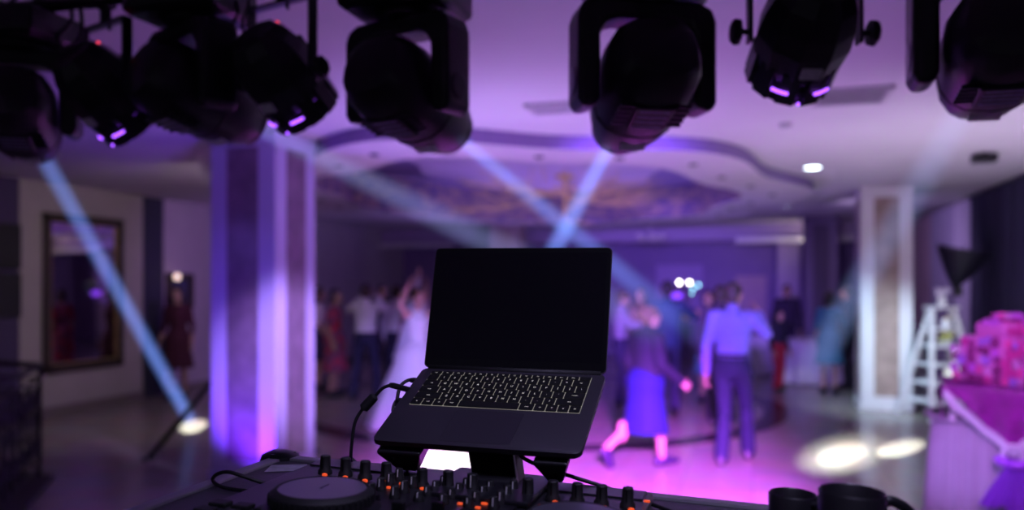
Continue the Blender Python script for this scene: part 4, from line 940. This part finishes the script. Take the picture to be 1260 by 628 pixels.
# pale satin draped chair next to the ladder
dc = thing('draped_armchair', 'pale satin drape heaped beside the foot of the ladder shelf', 'drapery', loc=floorpt(1126, 11.8))
bm = B()
rings = []
for z, r in ((.01, .30), (.3, .27), (.6, .22), (.85, .17), (1.0, .16), (1.12, .10), (1.16, .03)):
    rings.append([V((r*(1+.10*sin(5*a+z*3))*cos(a), r*.7*(1+.10*sin(5*a))*sin(a), z)) for a in [2*pi*q/40 for q in range(40)]])
loft(bm, rings); obj('cloth', bm, cm((.36, .34, .44)), dc, smooth=True)

# photographer's umbrella, bowl up, on a stand
um = thing('photo_umbrella', "black photographer's umbrella light on a stand behind the ladder shelf", 'umbrella', loc=floorpt(1174, 11.15))
um_m = M.Translation((0, 0, HC-.006*11.15)) @ M.Rotation(A, 4, 'Z') @ M.Rotation(radians(10), 4, 'Y') @ M.Rotation(radians(8), 4, 'X')
bm = B(); n = 8; rings = []
for t in (0, .25, .5, .75, .92, 1):
    r = .02+.35*t**.85; z = .56*t
    rings.append([um_m @ V((r*(1-.05*(q % 3 != 0)*t)*cos(2*pi*q/24), r*(1-.05*(q % 3 != 0)*t)*sin(2*pi*q/24), z)) for q in range(24)])
loft(bm, rings, cap=False); o = obj('canopy', bm, cm((.012, .011, .026), .5), um, smooth=True)
bm = B()
for k in range(8):
    a = 2*pi*k/8; tube(bm, [um_m @ V((.01*cos(a), .01*sin(a), .35)), um_m @ V((.30*cos(a), .30*sin(a), .45))], .004, 5)
obj('ribs', bm, DARKMET, um)
bm = B(); tube(bm, [um_m @ V((0, 0, -.12)), um_m @ V((0, 0, .62))], .006); obj('shaft', bm, DARKMET, um)
bm = B(); cbox(bm, um_m @ V((.06, 0, -.02)), (.10, .10, .14)); obj('flash_head', bm, BLACK, um, bevel=.01)
bm = B(); tube(bm, [(0, 0, .1), um_m @ V((0, 0, -.1))], .013); obj('pole', bm, DARKMET, um)
for k in range(3):
    a = 2*pi*k/3+.4; bm = B(); tube(bm, [(0, 0, .62), (.26*cos(a), .26*sin(a), .012)], .011); obj('leg', bm, DARKMET, um)

# cake table
ckp = floorpt(1243, 5.55)
SATM = mat('magenta_satin', (.50, .05, .50), .38, bump=.25, scale=9, var=.65)
TUL = mat('pale_tulle', (.29, .27, .31), .75, bump=.3, scale=8)
VIO = mat('violet_satin', (.40, .10, .80), .4, bump=.3, scale=8)
RIB = mat('silver_ribbon', (.70, .72, .80), .4, .15, bump=.3, scale=25)
ct_m = M.Translation(ckp) @ M.Rotation(math.atan2(-ckp.y, -ckp.x)+pi/2+.10, 4, 'Z')
ckt = thing('cake_table', 'cake table with a gathered pale tulle skirt at the right edge', 'table', mw=ct_m)
bm = B(); n = 150; rings = []
for z, rx, f in ((.012, .52, .055), (.3, .50, .048), (.6, .485, .035), (.80, .470, .010), (.825, .465, .014), (.83, .455, .0)):
    rings.append([V((rx*(1+f*sin(31*a+z))*math.copysign(abs(cos(a))**.75, cos(a)), rx*.60*(1+f*sin(31*a+z))*math.copysign(abs(sin(a))**.75, sin(a)), z)) for a in [2*pi*q/n for q in range(n)]])
loft(bm, rings); obj('tulle_skirt', bm, TUL, ckt, smooth=True, auto=70)
bm = B(); rings = []
for z, o_ in ((.80, .0), (.83, .028), (.855, .03), (.845, .0)):
    rings.append([V(((.475+o_)*(1+.03*sin(44*a))*math.copysign(abs(cos(a))**.75, cos(a)), (.285+o_)*(1+.03*sin(44*a))*math.copysign(abs(sin(a))**.75, sin(a)), z)) for a in [2*pi*q/n for q in range(n)]])
loft(bm, rings, cap=False); obj('ruffle', bm, TUL, ckt, smooth=True)
# raised stand with satin drape
cst = thing('cake_stand', 'raised cake stand draped in magenta satin with a silver ribbon swag', 'cake stand', mw=ct_m @ M.Translation((-.02, 0, .836)))
HWD, HDP, ZT = .385, .305, .235
bm = B(); box(bm, (-HWD, -HDP, ZT-.03), (HWD, HDP, ZT)); obj('board', bm, SATM, cst, bevel=.01)
for x in (-1, 1):
    for y in (-1, 1): bm = B(); tube(bm, [(x*(HWD-.05), y*(HDP-.05), 0), (x*(HWD-.05), y*(HDP-.05), ZT-.03)], .02); obj('leg', bm, WHITEP, cst)
# drape: hanging front panel ending in a point, and short side falls
def drape(fn, nx, nz, name, m):
    bm = B(); g = [[bm.verts.new(fn(i/nx, j/nz)) for j in range(nz+1)] for i in range(nx+1)]
    for i in range(nx):
        for j in range(nz): bm.faces.new((g[i][j], g[i+1][j], g[i+1][j+1], g[i][j+1]))
    bmesh.ops.solidify(bm, geom=bm.faces[:], thickness=.004); return obj(name, bm, m, cst, smooth=True)
def f1(u, v):
    x = (u-.5)*2; dp = .05+.36*max(0, 1-abs(x)/.86)**1.0
    return V((x*HWD*1.04, -HDP-.014-.010*sin(u*30)*v-.012*v, ZT+.004-dp*v))
drape(f1, 60, 10, 'front_drape', SATM)
for s in (-1, 1):
    drape(lambda u, v, s=s: V((s*(HWD+.012+.012*sin(u*22)*v), (u-.5)*2*HDP*1.04, ZT+.004-(.10+.13*(abs(u-.5)*2 > .8))*v)), 40, 6, 'side_drape', SATM)
drape(lambda u, v: V(((u-.5)*2*HWD*1.02, (v-.5)*2*HDP*1.02, ZT+.004+.003*sin(u*20)*sin(v*17))), 20, 20, 'top_cloth', SATM)
for s in (-1, 1):                                               # ribbon swag along the lower drape edge
    bm = B()
    for dz in (0, .022, -.02):
        pts = [V((s*HWD*1.02*(1-t), -HDP-.045-.01*sin(t*6), ZT-.05-.36*t**.92+dz)) for t in [i/12 for i in range(13)]]; tube(bm, pts, [.012+.004*sin(i*1.3+dz*80) for i in range(13)], 7)
    obj('ribbon_swag', bm, RIB, cst, smooth=True)
bm = B(); kz = ZT-.42
rings = [[V((.032*math.cos(b)*1.0+.06*0, -HDP-.06, kz))+V((.055*cos(a)+.018*cos(b)*cos(a)-.032*cos(b), .018*sin(b), .055*sin(a)+.018*cos(b)*sin(a))) for b in [2*pi*q/8 for q in range(8)]] for a in [2*pi*q/16 for q in range(17)]]
loft(bm, rings, cap=False); obj('ribbon_ring', bm, RIB, cst, smooth=True)
# bow with two tails hanging down the skirt
bow = thing('satin_bow', 'large violet satin bow tied below the ribbon swag', 'bow', mw=ct_m @ M.Translation((0, -.375, .60)))
def ribtail(x0, x1, z1, w0, w1, name, m, jag=.05):
    bm = B(); n_ = 14; k_ = 18; g = []
    for i in range(n_+1):
        t = i/n_; c = x0+(x1-x0)*t; w = w0+(w1-w0)*t**.8
        g.append([bm.verts.new(V((c+w*(j/k_-.5), -.02-.025*sin(j*1.15)*(.3+.7*t)-.03*t, -z1*t-(jag*(abs(j/k_-.5)*2) if i == n_ else 0)))) for j in range(k_+1)])
    for i in range(n_):
        for j in range(k_): bm.faces.new((g[i][j], g[i][j+1], g[i+1][j+1], g[i+1][j]))
    bmesh.ops.solidify(bm, geom=bm.faces[:], thickness=.004); obj(name, bm, m, bow, smooth=True)
ribtail(-.02, -.15, .30, .06, .17, 'short_tail', VIO, -.03); ribtail(.02, .09, .52, .07, .34, 'long_tail', VIO)
bm = B(); ell(bm, (0, -.05, .0), (.055, .035, .035)); obj('knot', bm, VIO, bow, smooth=True)
for s in (-1, 1): bm = B(); ell(bm, (s*.075, -.035, .012), (.06, .025, .035), mw=M.Rotation(s*-.3, 4, 'Y')); obj('loop', bm, VIO, bow, smooth=True)
# flower covered cake
cake = thing('floral_cake', 'two-tier cake covered in pink and violet blossoms on the draped stand', 'cake', mw=ct_m @ M.Translation((-.01, .0, .836+ZT+.012)) @ M.Rotation(radians(40), 4, 'Z') @ M.Scale(1.06, 4))
ICE = mat('pink_icing', (.62, .16, .50), .6, bump=.3, scale=30)
for nm, hx, hy, z0, z1 in (('lower_tier', .222, .222, 0, .29), ('upper_tier', .15, .15, .29, .38)):
    bm = B(); lathe(bm, [(hx*.98, hy*.98, z0), (hx, hy, z0+.02), (hx, hy, z1-.02), (hx*.96, hy*.96, z1)], 48, e=5); obj(nm, bm, ICE, cake, smooth=True, auto=50)
def blossom_mesh(seed):
    r = random.Random(seed); bm = B(); R_ = .036
    for ring, (nn, rad, up, tilt) in enumerate(((6, .024, .004, .5), (5, .013, .014, 1.0))):
        for k in range(nn):
            a = 2*pi*(k+.5*ring)/nn+r.uniform(-.1, .1)
            ell(bm, (rad*cos(a), rad*sin(a), up), (.017, .014, .0065), 8, mw=M.Rotation(a, 4, 'Z') @ M.Rotation(-tilt, 4, 'Y'))
    ell(bm, (0, 0, .014), (.008, .008, .007), 8)
    me = bpy.data.meshes.new('blossom'); bm.to_mesh(me); bm.free(); me.polygons.foreach_set('use_smooth', [True]*len(me.polygons)); return me
BM_ = []
for i, c in enumerate(((.78, .10, .42), (.62, .14, .70), (.62, .05, .34), (.42, .18, .70), (.70, .30, .66), (.28, .03, .20))):
    me = blossom_mesh(i); me.materials.append(cm(c, .7)); BM_.append(me)
rb = random.Random(11); nb = 0
def put(p, nrm):
    o = link('blossom', rb.choice(BM_), cake); q = V(nrm).to_track_quat('Z', 'Y') @ Q((0, 0, 1), rb.uniform(0, 6.28)); s_ = rb.uniform(.70, 1.05)
    o.matrix_local = M.Translation(p) @ q.to_matrix().to_4x4() @ M.Scale(s_, 4)
for face in range(2):                                           # the two faces turned to the booth
    for i in range(34):
        u = -.20+.40*((i % 7)/6)+rb.uniform(-.02, .02); z = .03+.058*(i//7)+rb.uniform(-.012, .012); w_ = rb.uniform(-.3, .3)
        put(*((V((u, -.218, z)), (w_, -1, .15)) if face == 0 else (V((-.218, u, z)), (-1, w_, .15))))
for i in range(26):
    a = 2*pi*i/13; r = .85 if i < 13 else .42; put(V((.16*r*cos(a), .16*r*sin(a), .375+.04*(i >= 13))), (cos(a)*.5, sin(a)*.5, 1))
for i in range(6): put(V((-.14+.056*i, -.152, .335)), (0, -1, .4))

# wrought-iron railing round the stairwell
IRON = mat('wrought_iron', (.012, .011, .014), .5, bump=.3, scale=60)
C0 = floorpt(49, 7.3); C1 = floorpt(-20, 5.6); CL = C0+V((-2.0, .25, 0))
rg = thing('stair_railing', 'black wrought-iron railing with scrollwork at the left edge', 'railing', loc=C0)
def run(a, b):
    a, b = a-C0, b-C0; L_ = (b-a).length; d = (b-a).normalized()
    bm = B(); tube(bm, [a+V((0, 0, 1.02)), b+V((0, 0, 1.02))], .026, 10); obj('handrail', bm, IRON, rg, smooth=True)
    for z in (.90, .12): bm = B(); tube(bm, [a+V((0, 0, z)), b+V((0, 0, z))], .011, 6); obj('cross_rail', bm, IRON, rg)
    n_ = max(2, int(L_/.24))
    for i in range(n_):
        c = a+d*(L_*(i+.5)/n_); bm = B()
        for s, z0 in ((1, .52), (-1, .52)):
            pts = [c+d*s*(.085*(1-t)*cos(t*9)+.01)+V((0, 0, z0+.36*s*(t-.1)+.085*(1-t)*sin(t*9))) for t in [k_/22 for k_ in range(23)]]; tube(bm, pts, .0075, 5)
        for z in (.3, .72):
            pts = [c+d*(.09*(1-.8*t)*cos(2*pi*1.6*t))+V((0, 0, z+.09*(1-.8*t)*sin(2*pi*1.6*t))) for t in [k_/24 for k_ in range(25)]]; tube(bm, pts, .0075, 5)
        obj('scroll', bm, IRON, rg)
    for i in range(n_+1):
        c = a+d*(L_*i/n_); bm = B(); tube(bm, [c+V((0, 0, 0 if i in (0, n_) else .12)), c+V((0, 0, 1.02 if i in (0, n_) else .9))], .018 if i in (0, n_) else .009, 8); obj('baluster', bm, IRON, rg)
run(C0, CL); run(C0, C1)
bm = B(); v = [C0+V((.10, .06, 0)), C1+V((.10, .06, 0)), C1+V((-3.0, .0, 0)), CL+V((-.6, .06, 0))]
loft(bm, [[q_+V((0, 0, z)) for q_ in v] for z in (.002, .03)]); struct('trim_8', bm, mat('stair_edge', (.04, .035, .035), .6))
# black loudspeaker stack at the left wall
for i, (z, w_) in enumerate(((2.20, 'upper'), (1.62, 'lower'))):
    q = W(-4, 300, 9.6); t = thing('wall_speaker', ['upper black loudspeaker at the left edge of the hall', 'lower black loudspeaker at the left edge of the hall'][i], 'speaker', loc=(q.x, q.y, z), group=None)
    bm = B(); box(bm, (-.20, -.2, -.27), (.16, .2, .27)); obj('cabinet', bm, BLACK, t, bevel=.015)
    bm = B(); box(bm, (.16, -.17, -.24), (.17, .17, .24)); obj('grille', bm, RUBBER, t)
    bm = B(); box(bm, (XL-q.x+.04, -.03, -.05), (-.20, .03, .05)); obj('wall_bracket', bm, DARKMET, t)
# tripod stand behind the violet column
fp = floorpt(183, 1750/(567-350)); hub = W(292, 432, 8.7)
ts_ = thing('tripod_stand', 'black tripod stand with one leg showing left of the violet column', 'stand', loc=(hub.x, hub.y, 0))
bm = B(); tube(bm, [(0, 0, .35), (0, 0, 1.65)], .022, 12); obj('pole', bm, DARKMET, ts_, smooth=True)
bm = B(); lathe(bm, [(.03, hub.z-.05), (.04, hub.z-.03), (.04, hub.z+.03), (.03, hub.z+.05)], 14); obj('collar', bm, RUBBER, ts_)
l0 = fp-V((hub.x, hub.y, 0)); l0.z = .02
for k in range(3):
    q = M.Rotation(2*pi*k/3, 4, 'Z') @ l0; bm = B(); tube(bm, [q, (0, 0, hub.z)], .028, 10); lg = obj('leg', bm, DARKMET, ts_, smooth=True)
    bm = B(); e_ = V((q.x, q.y, 0)).normalized(); box(bm, (-.06, -.03, -.018), (.06, .03, .018), mw=M.Translation(q) @ M.Rotation(math.atan2(e_.y, e_.x), 4, 'Z')); obj('rubber_foot', bm, RUBBER, lg, bevel=.006)

# ================================================================= LIGHT
w = bpy.data.worlds.new('World'); SC.world = w; w.use_nodes = True
w.node_tree.nodes['Background'].inputs[0].default_value = (.42, .36, .62, 1); w.node_tree.nodes['Background'].inputs[1].default_value = .12
MAG = (.57, .09, 1.0)
spot('booth_fill', (.25, .55, 2.95), (-.05, 1.15, 1.45), (.62, .55, 1), 60, 62, .8, .15)  # added lamp with no fixture; brightens the dark booth gear
spot('ceiling_fill_centre', (-.6, 3.0, .25), (-.9, 6.8, 3.1), (.50, .36, .95), 110, 150, 1, .3)  # unseen lamp added below the view to brighten the ceiling
spot('ceiling_fill_forward', W(590, 500, 6.2), W(590, 500, 6.2)+V((.3, 1.2, 2)), (.52, .40, .92), 225, 160, 1, .25)  # added lamp hidden behind the laptop, lifting the middle ceiling
spot('ceiling_fill_right', (2.2, 7.4, .25), (2.0, 9.0, 3.1), (.72, .66, .85), 290, 150, .9, .3)  # added lamp just out of view, lightening the ceiling on the right
spot('ceiling_fill_far', (-3.0, 13.0, .3), (-3.0, 13.4, 3.5), (.38, .24, .95), 420, 160, .9, .3)  # added lamp, covered by the laptop, lighting the ceiling tray
spot('hall_fill_far', (-.7, 2.75, 2.70), (-2.0, 19, 1.1), (.30, .14, 1.0), 5200, 27, .9, .1)  # added lamp without a fixture, brightening the far hall
spot('cove_warm', (TC.x+.2, TC.y-3.2, 3.36), (TC.x, TC.y+4.1, 3.25), (1.0, .62, .45), 110, 60, .9, .05)
spot('par_floor_magenta', TP(990, 40)+F0*.25-V((0, 0, .25)), G(800, 610), MAG, 19000, 38, .9, .1)
spot('par_floor_left', TP(346, 92)+F0*.25-V((0, 0, .25)), G(560, 590), (.55, .12, 1), 8000, 30, 1, .1)
spot('par_dancers', TP(990, 40)+F0*.3-V((0, 0, .25)), W(880, 420, 8.5), (.26, .14, 1), 1900, 26, 1, .1)
spot('bride_spot', TP(420, 70)+F0*.3, W(490, 460, 10.5), (.42, .30, 1), 1700, 16, .9, .1)  # no par can hangs here; lights the bride's group
spot('cake_spot', (1.0, 2.6, 2.6), ckp+V((-.1, -.1, .9)), (.72, .26, 1), 560, 30, .8, .1)  # lamp without a par can, lighting the cake
spot('cake_violet', (.3, 5.0, .8), ckp+V((-.2, 0, .5)), (.45, .25, 1), 90, 30, .8, .1)
spot('column_uplight', (-4.15, 5.75, .08), (-4.1, 6.2, 1.3), (.20, .04, 1), 130, 120, .9, .05)
spot('column_side_wash', (-1.2, 4.2, 2.6), (-3.95, 6.45, 1.1), (.56, .42, 1), 1500, 24, .8, .1)
spot('column_front_wash', (-5.6, 3.8, 2.4), (-4.3, 6.1, 1.5), (.20, .12, 1), 30, 40, .8, .1)
q_ = G(1000, 206, CEIL); spot('right_column_wash', (q_.x, q_.y, 3.05), (1.75, 12.2, .5), (.52, .80, 1), 640, 44, 1, .05)
spot('ladder_fill', (2.9, 7.2, 2.9), (2.35, 11.8, .9), (.8, .85, 1), 420, 24, .8, .1)  # added lamp outside the view, brightening the ladder shelf
spot('left_hall_fill', (-5.0, 7.6, 2.75), (-8.6, 9.6, .6), (1, .84, .80), 75, 120, .9, .05)  # added lamp hidden behind the near column, lighting the left wall
spot('left_violet_fill', (-6.0, 9.6, 2.6), (-8.9, 12.6, 1.4), (.55, .25, 1), 80, 90, .9, .05)  # added violet lamp, also kept out of sight by the column
spot('right_hall_fill', (1.0, 13.6, 2.8), (3.2, 15.5, 1.4), (.62, .46, .9), 170, 120, .9, .05)  # added lamp with no fixture, brightening the right curtains
spot('far_warm_fill', (1.4, 18.1, 2.3), (.6, 18.6, 2.72), (1, .82, .8), 24, 120, .9, .05)  # added warm lamp tucked behind the far column

# ================================================================= CAMERA
cd = bpy.data.cameras.new('Camera'); co = bpy.data.objects.new('Camera', cd); COL.objects.link(co)
co.location = (0, 0, HC); co.rotation_euler = (pi/2, 0, A)
cd.sensor_width = 36; cd.lens = 36*FP/1260; cd.shift_y = 36/1260; cd.clip_start = .05; cd.clip_end = 100
cd.dof.use_dof = True; cd.dof.focus_distance = 1.27; cd.dof.aperture_fstop = cd.lens/1000/.0155
SC.camera = co
SC.view_settings.view_transform = 'Standard'; SC.view_settings.look = 'None'; SC.view_settings.exposure = 0; SC.view_settings.gamma = 1
try:
    SC.cycles.use_denoising = True; SC.cycles.sample_clamp_indirect = 4; SC.cycles.volume_step_rate = .25; SC.cycles.max_bounces = 6; SC.cycles.caustics_reflective = False; SC.cycles.caustics_refractive = False
except Exception: pass
